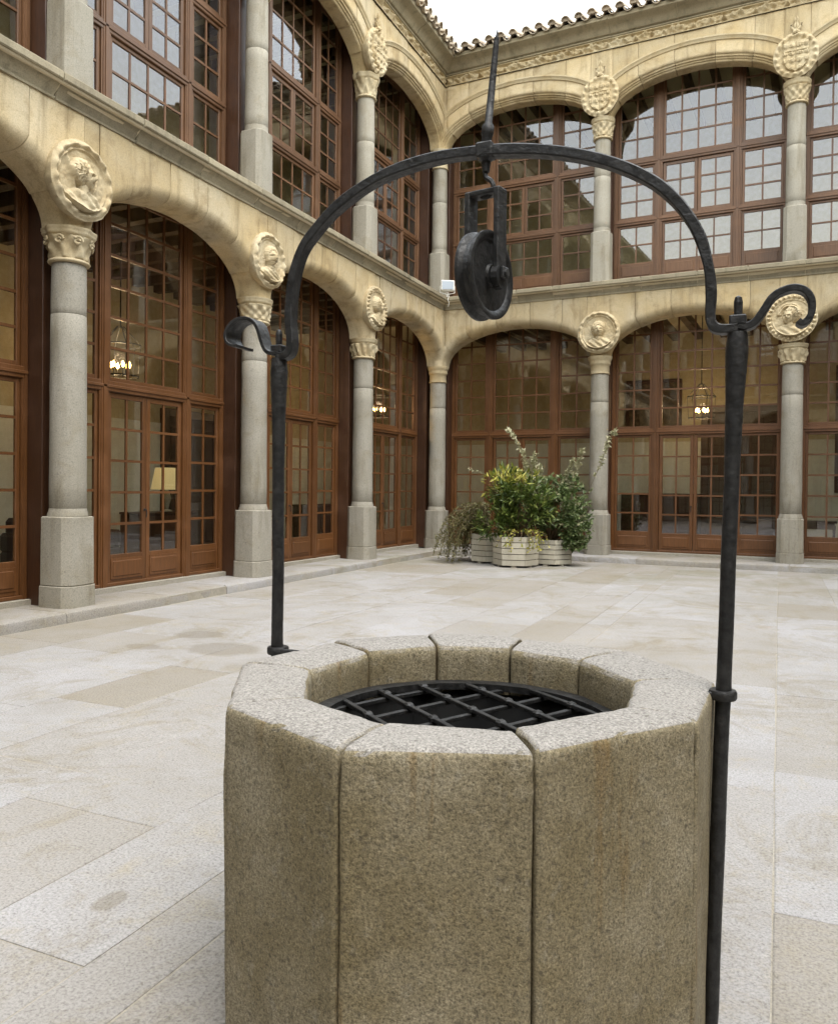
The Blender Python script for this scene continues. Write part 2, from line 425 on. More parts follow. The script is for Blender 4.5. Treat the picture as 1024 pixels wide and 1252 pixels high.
def column(W, s, upper, ptop, style=0, detail=True):
    rnd = random.Random(int(s * 100) + upper * 7)
    if upper:
        zb, r0, r1, c0, c1, a, ch = COR1, .192, .178, UCAP0, UCAP1, .226, .08
    else:
        zb, r0, r1, c0, c1, a, ch = STEP, .215, .2, CAP0, CAP1, .257, .09
    e = empty('column', (s, 0, 0), 0, W.e)
    dz = zb + (ptop - zb) * (.24 if not upper else .02)
    sd_ = rnd.random() * 40
    # pedestal: worn chamfered block
    def rough_prism(z0, z1, a0, a1, nseg):
        m = MB(); rings = []
        for j in range(8 if nseg == 6 else 5):
            t = [0, .012, .2, .4, .6, .8, .988, 1][j] if nseg == 6 else [0, .03, .5, .97, 1][j]; z = z0 + (z1 - z0) * t; aa = a0 + (a1 - a0) * t
            pr = oct_prof(aa, ch)
            if t in (0, 1): pr = oct_prof(aa - .009, ch)
            ring = []
            for k in range(8):
                p, q = pr[k], pr[(k + 1) % 8]
                for u in (0.04, .5, .96):
                    x, y = p[0] + (q[0] - p[0]) * u, p[1] + (q[1] - p[1]) * u
                    d = .008 * nz(x + sd_, y, z, 5)
                    ring.append((x * (1 + d), y * (1 + d), z + (.006 * nz(x, y + sd_, 3, 6) if t in (0, 1) else 0)))
            rings.append(ring)
        return m.loft(rings)
    if not upper:
        rough_prism(zb - .02, dz - .003, a + .012, a + .008, 4).build('base_stone', 'granite', e, smooth=True, angle=30)
    rough_prism(dz, ptop, a, a - .004, 6).build('pedestal', 'granite_up' if upper else 'granite', e, smooth=True, angle=30)
    # shaft drums
    cuts = [ptop, ptop + .10, ptop + (c0 - ptop) * (.8 if not upper else .6), c0]
    for j in range(3):
        z0, z1 = cuts[j] + .0008, cuts[j + 1] - .0008
        if j == 0:
            pf = [(r0 + .022, z0), (r0 + .02, z0 + .03), (r0 + .008, z0 + .06), (r0 + .002, z1 - .004), (r0 , z1)] if not upper else [(r0 + .004, z0), (r0 + .001, z0 + .03), (r0, z1)]
        else:
            pf = []
            for q in range(9):
                z = z0 + (z1 - z0) * q / 8; t = (z - ptop) / (c0 - ptop)
                r = r0 + (r1 - r0) * t ** 1.6
                pf.append((r - (.004 if q in (0, 8) else 0), z))
            pf = [pf[0], (pf[0][0] + .004, pf[0][1] + .005)] + pf[1:-1] + [(pf[-1][0] + .004, pf[-1][1] - .005), pf[-1]]
        MB().lathe(pf, 28, 0, 0, lambda th, z: .006 * nz(math.cos(th) + sd_, math.sin(th), z, 2.5)).build('shaft_drum', 'granite_up' if upper else 'granite', e, smooth=True, angle=50)
    # carved capital
    h = c1 - c0
    if style == 9:      # plain moulded rings
        pf = [(r1 + .012, 0), (r1 + .03, .02), (r1 + .03, .045), (r1 + .012, .06), (r1 + .012, .48), (r1 + .03, .52), (r1 + .045, .62), (r1 + .035, .7), (r1 + .05, .78), (r1 + .075, .9), (r1 + .075, 1.0)]
    else:
        pf = [(r1 + .012, 0), (r1 + .035, .015), (r1 + .045, .05), (r1 + .035, .09), (r1 + .012, .12)]
        for q in range(14): pf.append((r1 + .02 + .05 * (q / 13) ** 2, .15 + .58 * q / 13))
        pf += [(r1 + .05, .76), (r1 + .07, .80), (r1 + .085, .86), (r1 + .08, .9), (r1 + .092, .93), (r1 + .092, 1.0)]
    def rel(th, z):
        t = (z - c0) / h
        if style == 9: return .004 * nz(math.cos(th) * 3 + sd_, math.sin(th) * 3, t, 2)
        if .14 < t < .75:
            if style % 3 == 0:   # curling leaves and scrolls
                a_ = .05 * max(0, math.cos(4 * th)) ** 2 * t + .022 * math.cos(8 * th + 6 * t) * (1 - abs(t - .45) * 2)
            elif style % 3 == 1: # interlaced band
                a_ = .022 * abs(math.sin(5 * th + 9 * t)) + .022 * abs(math.sin(5 * th - 9 * t)) - .02
            else:                # heads and garlands
                a_ = .04 * max(0, math.cos(6 * th)) ** 3 * math.exp(-((t - .5) / .18) ** 2) + .02 * math.sin(12 * th + 4 * t)
            return a_ + .026 * nz(math.cos(th) * 4 + sd_, math.sin(th) * 4, t * 3, 1.7)
        if t >= .75 and style % 3 == 0: return .026 * math.cos(4 * th) ** 2 + .008 * nz(math.cos(th) * 4 + sd_, math.sin(th) * 4, t, 2)
        return .008 * nz(math.cos(th) * 4 + sd_, math.sin(th) * 4, t, 2)
    cp = MB().lathe([(r, c0 + z * h) for r, z in pf], 72 if detail else 24, 0, 0, rel if detail else None).build('capital', 'carved', e, smooth=True, angle=70)
    if style == 0 and detail and not upper:
        for k in range(8):      # volutes under the abacus
            th = PI / 8 + k * PI / 4; pts = []; nx, ny = -math.sin(th), math.cos(th)
            for q in range(15):
                ph = q * .62; rr = .06 * (1 - q / 18)
                pts.append(((r1 + .075) * math.cos(th) + nx * rr * math.cos(ph), (r1 + .075) * math.sin(th) + ny * rr * math.cos(ph), c0 + h * .6 + rr * math.sin(ph)))
            MB().tube(pts, [.016] * 12 + [.012, .009, .006], 6).build('volute', 'carved', cp, smooth=True)
    return e

def relief(name, W, s, z, r, hf, y, thick=.06, nr=46, nt_=110, ratio=1.0, tilt=0):
    """a round boss of carved stone standing proud of the wall"""
    m = MB(); rings = []
    for j in range(nr + 1):
        rho = j / nr
        ring = []
        for i in range(nt_):
            th = 2 * PI * i / nt_
            ed = 1 + .02 * nz(math.cos(th) * 3 + s, math.sin(th) * 3, z, 1.5) if rho > .9 else 1
            u, v = rho * math.cos(th), rho * math.sin(th)
            ring.append((u * r * ed, -1.05 * hf(u, v, rho, th) + .0, v * r * ratio * ed))
        rings.append(ring)
    rim = [(x * .985, .03, q * .985) for x, _, q in rings[-1]]; back = [(x * .9, .12, q * .9) for x, _, q in rings[-1]]
    m.loft(rings + [rim, back])
    o = m.build(name, 'carved', W.e, (s, y, z), True, 65); o.rotation_euler = (tilt, 0, 0); return o

def bust(seed, hx=0, hy=.10, turn=.25, bead=True, helmet=False, cloak=False):
    rn = random.Random(seed); ox = rn.random() * 30
    def G(u, v, cx, cy, a, b): return max(0, 1 - ((u - cx) / a) ** 2 - ((v - cy) / b) ** 2)
    def E(u, v, cx, cy, a, b): return math.exp(-((u - cx) / a) ** 2 - ((v - cy) / b) ** 2)
    fx, fy = hx + turn * .38, hy - .05
    def f(u, v, rho, th):
        h = .035
        w_ = math.exp(-((rho - .88) / .07) ** 2)
        h += (.06 * w_ * (.45 + .55 * math.cos(30 * th)) if bead else .055 * w_ * (.8 + .3 * math.cos(17 * th + 2.5 * nz(math.cos(th) * 3 + ox, math.sin(th) * 3, 1))))
        h += .02 * math.exp(-((rho - .755) / .022) ** 2)
        if rho < .78:
            head = math.sqrt(G(u, v, hx, hy, .25, .34)) * .12
            hair = math.sqrt(G(u, v, hx - turn * .3, hy + .07, .33, .36)) * .115
            if hair > 0: hair += .017 * abs(math.sin(11 * math.atan2(v - hy, u - hx + .3 * turn) + 3 * nz(u * 4 + ox, v * 4, 0))) + .012 * nz(u * 14 + ox, v * 14, 3)
            q = G(u, v, fx, fy, .19, .27)
            face = 0
            if q > 0:
                face = max(head, .06) + .035 * math.sqrt(q) + .05 * E(u, v, fx + turn * .2, fy + .0, .035, .085) + .018 * E(u, v, fx, fy + .1, .15, .03) \
                    - .028 * (E(u, v, fx + turn * .15 - .085, fy + .05, .04, .028) + E(u, v, fx + turn * .15 + .085, fy + .05, .04, .028)) \
                    - .024 * E(u, v, fx + turn * .1, fy - .125, .075, .014) + .014 * E(u, v, fx + turn * .1, fy - .155, .06, .02) + .02 * E(u, v, fx, fy - .22, .06, .05)
                hair *= 1 - min(1, q * 3)
            neck = math.sqrt(G(u, v, hx, hy - .36, .15, .24)) * .085
            gs = G(u, v, hx * .4, -.66, .62, .42)
            sh = math.sqrt(gs) * .085 + (.014 * math.sin(24 * (u * .7 + v) + 5 * nz(u * 2 + ox, v * 2, 1)) if gs > .05 else 0)
            h += max(head * (.6 if q <= 0 else .9), hair, face, neck, sh)
            if helmet:
                d_ = math.hypot((u - hx + .04) / 1.0, (v - hy - .06) / 1.05)
                if v > hy + .05: h += .05 * math.exp(-((d_ - .36) / .04) ** 2) + .03 * math.exp(-((d_ - .45) / .035) ** 2)
            if cloak:
                h += .055 * E(u + .35 * v, v, -.38, .1, .05, .45) + .035 * E(u - .25 * v, v, .40, -.1, .05, .4)
        return h + .007 * nz(u * 6 + ox, v * 6, 2) + .008 * nz(u * 13 + ox, v * 13, 2) + .005 * nz(u * 28 + ox, v * 28, 2)
    return f
def shield(seed):
    rn = random.Random(seed); ox = rn.random() * 30
    def f(u, v, rho, th):
        h = .03 + .07 * math.exp(-((rho - .86) / .1) ** 2) * (.55 + .35 * math.cos(18 * th + 5 * rho) + .25 * nz(math.cos(th) * 6 + ox, math.sin(th) * 6, rho * 4, 1))
        half = .56 if v > -.1 else .56 * math.sqrt(max(0, 1 - ((v + .1) / .62) ** 2))
        if abs(u) < half and v < .6:
            h += .045
            gx, gy = (u * 3.2) % 1, (v * 3.0 + .3) % 1
            h += .02 if (.25 < gx < .75 and .2 < gy < .8) else 0
            h += .012 * (1 if abs((u * 9) % 1 - .5) < .22 and .3 < gy < .7 else 0)
            if abs(u) < .03 or abs(v - .12) < .03: h -= .02
        return h + .012 * nz(u * 6 + ox, v * 6, 2, 1.3)
    return f
def finial(W, s, z, y):
    m = MB()
    m.lathe([(.06, 0), (.075, .03), (.05, .07), (.03, .1), (.05, .14), (.035, .2), (.015, .25), (.035, .28), (.03, .33), (.004, .37)], 14, 0, 0, lambda t, q: .012 * math.cos(5 * t))
    m.tube([(-.03, 0, .08), (-.09, 0, .14), (-.1, 0, .2), (-.07, 0, .22)], [.025, .024, .02, .01], 7)
    m.tube([(.03, 0, .08), (.09, 0, .14), (.1, 0, .2), (.07, 0, .22)], [.025, .024, .02, .01], 7)
    m.build('finial', 'carved', W.e, (s, y, z), True)

# ---- glazed timber screens
def sash_mesh(m, x0, x1, z0, z1, nc, nr, y, st=.055, mu=.037, bot=None, d=.05):
    """stiles, rails and glazing bars; returns the pane rectangles"""
    bot = bot or st
    m.box(x0, x0 + st, y - d / 2, y + d / 2, z0, z1, .006); m.box(x1 - st, x1, y - d / 2, y + d / 2, z0, z1, .006)
    m.box(x0 + st - .004, x1 - st + .004, y - d / 2 + .003, y + d / 2 - .003, z0 + .001, z0 + bot, .005)
    m.box(x0 + st - .004, x1 - st + .004, y - d / 2 + .003, y + d / 2 - .003, z1 - st, z1 - .001, .005)
    X0, X1, Z0, Z1 = x0 + st, x1 - st, z0 + bot, z1 - st
    pw, ph = (X1 - X0 - (nc - 1) * mu) / nc, (Z1 - Z0 - (nr - 1) * mu) / nr
    for k in range(1, nr):
        z = Z0 + k * (ph + mu) - mu
        m.box(X0 - .004, X1 + .004, y - d / 2 + .009, y + d / 2 - .009, z, z + mu)
    for k in range(1, nc):
        x = X0 + k * (pw + mu) - mu
        m.box(x, x + mu, y - d / 2 + .013, y + d / 2 - .013, Z0 - .004, Z1 + .004)
    return [(X0 + pw / 2 + i * (pw + mu), Z0 + ph / 2 + j * (ph + mu), pw + .008, ph + .008) for i in range(nc) for j in range(nr)]
def panes(parent, rects, y):
    for x, z, a, b in rects:
        link('pane', PANE, parent, (x, y + random.uniform(-.003, .003), z), (random.gauss(0, .0035), 0, random.gauss(0, .0035)), (a, .005, b))
def panel_bottom(parent, x0, x1, z0, z1, y, mat):
    m = MB(); m.box(x0, x1, y - .012, y + .012, z0, z1)
    m.box(x0 + .035, x1 - .035, y - .022, y, z0 + .035, z1 - .035, .009)
    return m.build('panel', mat, parent)
POSTP = [(-.085, -.05), (-.06, -.05), (-.055, -.062), (-.03, -.062), (-.025, -.075), (.025, -.075), (.03, -.062), (.055, -.062), (.06, -.05), (.085, -.05), (.085, .06), (-.085, .06)]
def screen(W, c0, c1, upper, label, y=.55):
    mat = 'wood2' if upper else 'wood'
    base, top = (COR1 + .12, 11.32) if upper else (SILL, 5.8)
    mid = (c0 + c1) / 2; H = (c1 - c0) / 2 - .15
    e = empty('glazed_screen', W.w(mid, y, base), W.rz)
    tag(e, label, 'glazed screen', 'glazed timber screens filling the arcade arches')
    B = base
    T = ((2.90, 3.05),) if not upper else ((7.80, 7.94), (9.15, 9.30))
    for x in (-.85, .85):
        MB().prism([(x + a, b) for a, b in POSTP], 0, top - B).build('post', mat, e)
    for sx in (-1, 1):
        MB().prism([(sx * (H - .05) + a * .62, b * .9) for a, b in POSTP], 0, top - B).build('post', mat, e)
    for z0, z1 in T:
        m = MB(); m.box(-H + .02, H - .02, -.058, .05, z0 - B, z1 - B, .01); m.box(-H + .02, H - .02, -.075, -.05, z0 - B + .05, z0 - B + .095, .008)
        m.build('transom', mat, e)
    MB().box(-H + .02, H - .02, -.055, .055, -.0, .05, .008).build('bottom_rail', mat, e)
    MB().box(-H + .02, H - .02, -.055, .055, top - B - .1, top - B, .008).build('top_rail', mat, e)
    zones = [(-H + .105, -.938, 2), (-.762, .762, 4), (.938, H - .105, 2)]
    if not upper:
        for i, (x0, x1, nc) in enumerate(zones):
            m = MB(); rc = sash_mesh(m, x0, x1, 3.05 - B, top - B - .1, nc, 6, 0); o = m.build('fanlight', mat, e); panes(o, rc, 0)
            if i != 1:
                m = MB(); rc = sash_mesh(m, x0, x1, .24 - B, 2.90 - B, nc, 5, 0, .055, .036, .42)
                m2 = MB(); o = m.build('side_light', mat, e); panes(o, rc, 0)
                panel_bottom(o, x0 + .05, x1 - .05, .30 - B, .585 - B, -.02, mat)
        for sx, xa, xb in ((-1, -.758, -.004), (1, .004, .758)):
            m = MB(); rc = sash_mesh(m, xa, xb, .212 - B, 2.895 - B, 2, 5, .004, .075, .036, .42); o = m.build('door', mat, e); panes(o, rc, .004)
            panel_bottom(o, xa + .07, xb - .07, .285 - B, .575 - B, -.018, mat)
            hx = -sx * 0 + (.045 if sx > 0 else -.045)
            if sx < 0:
                h = MB(); h.lathe([(.012, 0), (.02, .01), (.012, .03)], 10); h.tube([(0, 0, .02), (0, 0, .045), (.0, -.06, .05), (0, -.11, .045)], .008, 8)
                o2 = h.build('handle', 'iron', o, (hx, -.025, 1.25 - B), True); o2.rotation_euler = (PI / 2, 0, 0)
    else:
        for i, (x0, x1, nc) in enumerate(zones):
            m = MB(); rc = sash_mesh(m, x0, x1, 9.30 - B, top - B - .1, nc, 4, 0); o = m.build('fanlight', mat, e); panes(o, rc, 0)
            m = MB(); rc = sash_mesh(m, x0, x1, 6.52 - B, 7.80 - B, nc, 2, 0, .055, .032, .40); o = m.build('lower_light', mat, e); panes(o, rc, 0)
            if i == 1:
                panel_bottom(o, x0 + .05, -.02, 6.58 - B, 6.88 - B, -.02, mat); panel_bottom(o, .02, x1 - .05, 6.58 - B, 6.88 - B, -.02, mat)
            else: panel_bottom(o, x0 + .05, x1 - .05, 6.58 - B, 6.88 - B, -.02, mat)
            if i != 1:
                m = MB(); rc = sash_mesh(m, x0, x1, 7.94 - B, 9.15 - B, nc, 3, 0); o = m.build('side_light', mat, e); panes(o, rc, 0)
        for xa, xb in ((-.758, -.004), (.004, .758)):
            m = MB(); rc = sash_mesh(m, xa, xb, 7.945 - B, 9.145 - B, 2, 3, .004, .07); o = m.build('casement', mat, e); panes(o, rc, .004)
    return e
def plain_screen(W, c0, c1, upper, y=.55):
    mat = 'wood2' if upper else 'wood'
    base, top = (COR1 + .1, 11.32) if upper else (SILL, 5.8)
    mid = (c0 + c1) / 2; H = (c1 - c0) / 2 - .15; m = MB()
    for x in (-H + .05, -.85, .85, H - .05): m.box(mid + x - .07, mid + x + .07, y - .06, y + .06, base, top)
    rects = []
    for x0, x1, nc in ((-H + .1, -.93, 2), (-.77, .77, 4), (.93, H - .1, 2)):
        for z0, z1, nr in (((base, 2.95, 5), (2.95, top, 6)) if not upper else ((base, 7.87, 3), (7.87, 9.22, 3), (9.22, top, 4))):
            sash_mesh(m, mid + x0, mid + x1, z0, z1, nc, nr, y, .06, .03)
    o = m.build('window_frame', mat, W.e)
    MB().box(mid - H + .1, mid + H - .1, y - .003, y + .003, base + .05, top - .05).build('glazing', 'glass', o)

def cornice(W, x0, x1, x0_in, x1_in, detail_from=None, detail_to=None):
    """string course between the storeys, in blocks; mitred towards inner corners"""
    prof = [(-.235, COR0), (-.262, COR0), (-.268, COR0 + .025), (-.25, COR0 + .035), (-.262, COR0 + .06), (-.30, COR0 + .12), (-.345, COR0 + .165), (-.355, COR0 + .185), (-.40, COR0 + .19), (-.412, COR0 + .205), (-.412, COR1 - .012), (-.40, COR1), (.6, COR1), (.6, COR0)]
    def sec(x, sh=0, mit=0): return [(x + mit * (-y), y + (sh if y < 0 else 0), z - (sh if z > COR0 + .1 else 0)) for y, z in prof]
    core = MB().loft([sec(x0, .026, x0_in), sec(x1, .026, x1_in)]).build('string_course', 'mortar', W.e)
    x = x0; first = True
    while x < x1 - .01:
        L = random.uniform(.85, 1.35); xe = x + L
        if x1 - xe < .7: xe = x1
        a = sec(x + .006, 0, x0_in if first else 0); b = sec(xe - .006, 0, x1_in if xe == x1 else 0)
        d = random.uniform(-.006, .006)
        st = [sec(x + .006, .008, x0_in if first else 0)]
        nn = 6; M0, M1 = (x0_in if first else 0), (x1_in if xe == x1 else 0)
        for q in range(nn + 1):
            t = q / nn; xx = x + .018 + (xe - x - .036) * t
            st.append([(u + ((M0 * (1 - t) + M1 * t) * -y), y + (d + .006 * nz(u, y, z, 5) if y < -.2 else 0), z + (.006 * nz(u, y, z + 9, 4) if z > COR1 - .05 and y < 0 else 0)) for u, y, z in [(xx, y, z) for y, z in prof]])
        st.append(sec(xe - .006, .008, M1))
        MB().loft(st).build('stone_block', 'grey', core, smooth=True, angle=25)
        x = xe; first = False

def eave(W, x0, x1, m0, m1, tiles=None):
    """carved frieze, moulded eaves cornice and tiled roof; m0/m1 mitre signs at the inner corners"""
    def mx(x, m, o): return x + m * o          # o = outward distance
    # frieze backing + carved band
    ds = .024; n = max(2, int((x1 - x0) / ds)); nzr = 12
    m = MB(); rows = []
    for i in range(n + 1):
        xx = x0 + (x1 - x0) * i / n; rr = []
        for j in range(nzr + 1):
            t = j / nzr; z = FR0 + (FR1 - FR0) * t
            if j in (0, nzr): h = .235
            else:
                ph = xx * 2 * PI / .62
                vine = math.exp(-((t - .5 - .22 * math.sin(ph)) / .12) ** 2)
                leaf = max(0, math.sin(ph * 3 + 8 * t)) * max(0, math.cos((t - .5) * 6 + math.cos(ph)))
                h = .185 + .06 * vine + .07 * leaf + .06 * nz(xx * 14, t * 3.5, W.rz, 1)
                if j == 1 or j == nzr - 1: h = .245
            xq = min(max(xx, x0 + m0 * h) if m0 else xx, (x1 + m1 * h) if m1 else 1e9)
            rr.append((xq, -h, z))
        rows.append(rr)
    m.loft(rows, closed=False).build('frieze', 'carved', W.e, smooth=True, angle=80)
    # eaves cornice
    prof = [(.1, FR1), (.24, FR1), (.265, FR1 + .012), (.265, FR1 + .035), (.25, FR1 + .045), (.30, FR1 + .065), (.33, FR1 + .10), (.36, FR1 + .15), (.43, FR1 + .20), (.52, FR1 + .235), (.545, FR1 + .25), (.56, FR1 + .26), (.56, EAVE + .02), (-.3, EAVE + .25), (-.3, FR1)]
    core = MB().loft([[(mx(x0, m0, o) , -o, z) for o, z in [(p - .024 if p > 0 else p, q) for p, q in prof]], [(mx(x1, m1, o), -o, z) for o, z in [(p - .024 if p > 0 else p, q) for p, q in prof]]]).build('eaves_cornice', 'mortar', W.e)
    x = x0; first = True
    while x < x1 - .01:
        xe = x + random.uniform(1.2, 2.0)
        if x1 - xe < 1.0: xe = x1
        M0, M1 = (m0 if first else 0), (m1 if xe == x1 else 0)
        d = random.uniform(-.006, .006)
        MB().loft([[(x + .004 + M0 * o, -o + d, z) for o, z in prof], [(xe - .004 + M1 * o, -o + d, z) for o, z in prof]]).build('stone_block', 'grey', core, smooth=True, angle=25)
        x = xe; first = False
    # tiled roof
    SL = math.tan(R(20)); P = .31
    ridge = -4.4
    m = MB(); rows = []
    nx = int((x1 - x0 + 8) / .06); xa = x0 - 5; xb = x1 + 5
    nx = int((xb - xa) / .06)
    for o in (.56, 0, -1.5, -3, ridge):
        lo = x0 + m0 * o if m0 else x0; hi = x1 + m1 * o if m1 else x1
        rows.append([(min(max(xa + (xb - xa) * i / nx, lo), hi), -o, EAVE + .08 + (.56 - o) * SL + .036 * math.cos(2 * PI * (xa + (xb - xa) * i / nx) / P)) for i in range(nx + 1)])
    rf = m.loft(rows, closed=False).build('roof', 'tile', W.e, smooth=True)
    # the back slope closes the roof
    MB().loft([[(x0 + (m0 * ridge if m0 else 0), 4.4, EAVE + .04 + 4.96 * SL), (x1 + (m1 * ridge if m1 else 0), 4.4, EAVE + .04 + 4.96 * SL)],
               [(x0 + (m0 * -8 if m0 else 0), 8, EAVE + .4), (x1 + (m1 * -8 if m1 else 0), 8, EAVE + .4)]], closed=False).build('back_slope', 'tile', W.e)
    if tiles:
        a = -R(20)
        k = math.ceil((tiles[0]) / P)
        while k * P < tiles[1]:
            xx = k * P
            if (x0 + .6 * (m0 or 0)) < xx < (x1 + .6 * (m1 or 0)):
                o = link('roof_tile', TILE, rf, (xx + random.uniform(-.02, .02), -.70 + random.uniform(-.03, .02), EAVE + .055 + random.uniform(-.006, .012)), (R(20) + random.gauss(0, .02), random.gauss(0, .03), random.gauss(0, .03)))
                if xx + P / 2 < x1 + .55 * (m1 or 0):
                    link('pan_tile', PAN, rf, (xx + P / 2 + random.uniform(-.015, .015), -.66 + random.uniform(-.02, .02), EAVE + .07), (R(20) + random.gauss(0, .015), random.gauss(0, .02), random.gauss(0, .02)))
            k += 1
def tile_mesh(flip):
    m = MB(); n = 10; L = .62
    def ring(y, r, t):
        out = [(r * math.cos(PI * i / n), y, r * math.sin(PI * i / n) * (1 if not flip else -1)) for i in range(n + 1)]
        inn = [((r - t) * math.cos(PI * i / n), y, (r - t) * math.sin(PI * i / n) * (1 if not flip else -1)) for i in range(n, -1, -1)]
        return out + inn
    m.loft([ring(0, .105, .018), ring(L * .5, .100, .018), ring(L, .092, .018)])
    if not flip: m.loft([[(.092 * math.cos(PI * i / n), y, .092 * math.sin(PI * i / n) - .004) for i in range(n + 1)] for y in (.05, .09)])
    me = bpy.data.meshes.new('pan_tile' if flip else 'roof_tile'); me.from_pydata(m.v, [], m.f); me.update()
    bm = bmesh.new(); bm.from_mesh(me); bmesh.ops.recalc_face_normals(bm, faces=bm.faces)
    bm.to_mesh(me); bm.free(); me.materials.append(MT['tile']); return me
TILE, PAN = tile_mesh(False), tile_mesh(True)

def gallery(W, x0, x1, joists=None, dz=0):
    """rooms behind the glass: floors, ceilings, inner wall"""
    MB().box(x0, x1, .42, 4.2, -.1, SILL - .005 + dz).build('gallery_floor', 'joint', W.e)
    MB().box(x0, x1, .21, 4.2, 5.92 + dz, COR1 - .01 + dz).build('floor_slab', 'plank', W.e)
    MB().box(x0, x1, .19, 4.2, 11.5 + dz, 11.75 + dz).build('upper_ceiling', 'plank', W.e)
    MB().box(x0, x1, 4.2, 4.5, 0, 13.0 + dz).build('inner_wall', 'plaster', W.e)
    MB().box(x0 + .6, x1 - .6, 4.185, 4.22, SILL - .01, 2.95).build('dado', 'dado', W.e)
    if joists:
        x = joists[0]
        while x < joists[1]:
            for zc, zt in ((5.70, 5.925), (11.30, 11.505)):
                o = MB().box(x - .08, x + .08, .24, 4.21, zc + dz, zt + dz).build('ceiling_joist', 'beam', W.e)
            x += .62

# ------------------------------------------------------------------ ground
g = MB(); wx, wy = WELL; hw = .49
xs = [-30, wx - hw, wx + hw, 30]; ys = [-30, wy - hw, wy + hw, 45]
for i in range(3):
    for j in range(3):
        if i == 1 and j == 1: continue
        g.add([(xs[i], ys[j], -.005), (xs[i + 1], ys[j], -.005), (xs[i + 1], ys[j + 1], -.005), (xs[i], ys[j + 1], -.005)], [(0, 1, 2, 3)])
ground = tag(g.build('courtyard_ground', 'joint'), 'pale granite slab paving of the open courtyard', None, None, 'structure')
def slab(x0, x1, y0, y1):
    gp = .003; x0 += gp; x1 -= gp; y0 += gp; y1 -= gp
    h = random.gauss(0, .0012); tx, ty = random.gauss(0, .0008), random.gauss(0, .0008)
    m = MB(); c = .006
    j = lambda: random.uniform(-.004, .004)
    A = [(x0 + j(), y0 + j()), (x1 + j(), y0 + j()), (x1 + j(), y1 + j()), (x0 + j(), y1 + j())]
    mx_, my_ = (x0 + x1) / 2, (y0 + y1) / 2
    zz = lambda x, y: h + (x - mx_) * tx + (y - my_) * ty
    ins = [(x + (c if x < mx_ else -c), y + (c if y < my_ else -c)) for x, y in A]
    rings = [[(x, y, -.05) for x, y in A], [(x, y, zz(x, y) - .003) for x, y in A], [(x, y, zz(x, y)) for x, y in ins]]
    m.loft(rings).build('paving_slab', 'floor', ground)
wb = (wx - .9, wx + .9, wy - .9, wy + .9)
def put(x0, x1, y0, y1):
    """clip a slab against the square reserved for the well surround"""
    if x1 <= wb[0] + .01 or x0 >= wb[1] - .01 or y1 <= wb[2] + .01 or y0 >= wb[3] - .01: slab(x0, x1, y0, y1); return
    if x0 < wb[0]: slab(x0, wb[0], y0, y1)
    if x1 > wb[1]: slab(wb[1], x1, y0, y1)
    xa, xb = max(x0, wb[0]), min(x1, wb[1])
    if y0 < wb[2]: slab(xa, xb, y0, wb[2])
    if y1 > wb[3]: slab(xa, xb, wb[3], y1)
x = -7.47
rs_ = random.Random(5)
strips = []
xfix = [-7.47, -6.6, -5.75, -4.95, -4.28, -3.5, -2.65, -2.09, -1.8, 0.0, .75, 1.6, 2.5, 3.3, 4.2, 5.2, 6.2, 7.4]
for x0, x1 in zip(xfix, xfix[1:]):
    y = .2 + rs_.uniform(0, .6); yend = 18.2 + (x0 - XL) * math.tan(SK)
    if abs(x0 + 3.5) < .01: cuts = [-.4, 1.1, 2.96, 4.9, 6.3]
    elif abs(x0 + 2.65) < .01: cuts = [-.3, .9, 2.0, 3.44, 5.2]
    else: cuts = [y - 1.1, y]
    while cuts[-1] < yend - .9: cuts.append(cuts[-1] + rs_.uniform(.9, 2.0))
    cuts = [c for c in cuts if c < yend - .4] + [yend]
    for a, b in zip(cuts, cuts[1:]): put(x0, x1, a, b)
for x0, x1, y0, y1 in ((wb[0], wx - hw, wb[2], wb[3]), (wx + hw, wb[1], wb[2], wb[3]), (wx - hw, wx + hw, wb[2], wy - hw), (wx - hw, wx + hw, wy + hw, wb[3])):
    slab(x0, x1, y0, y1)

# ------------------------------------------------------------------ wings of the palace
lcols = [-8.03, -4.19, -.345, 3.496, 7.338, 11.18, 15.018, 19.053]
bcols = [0, 4.139, 8.197, 12.27, 16.4]
WL = Wing('arcade_wing', (XL, 0, 0), PI / 2, lcols, 'two storey golden stone arcade wing with no planters, meeting the planter wing at inner corner')
WB = Wing('arcade_wing', (XL, YB, 0), SK, bcols, 'two storey golden stone arcade wing with wooden planters standing against one of its columns')
ex, ey = XL + 16.4 * math.cos(SK), YB + 16.4 * math.sin(SK)
WE = Wing('arcade_wing', (ex, ey, 0), -PI / 2, [0, 4.2, 8.4, 12.6, 16.8, 21.0, 26.36], 'two storey stone arcade wing closing the courtyard opposite the wing without planters')
WS = Wing('arcade_wing', (ex, -8.03, 0), PI, [0, 4.1, 8.2, 12.3, 16.36], 'two storey stone arcade wing closing the courtyard opposite the planter wing')

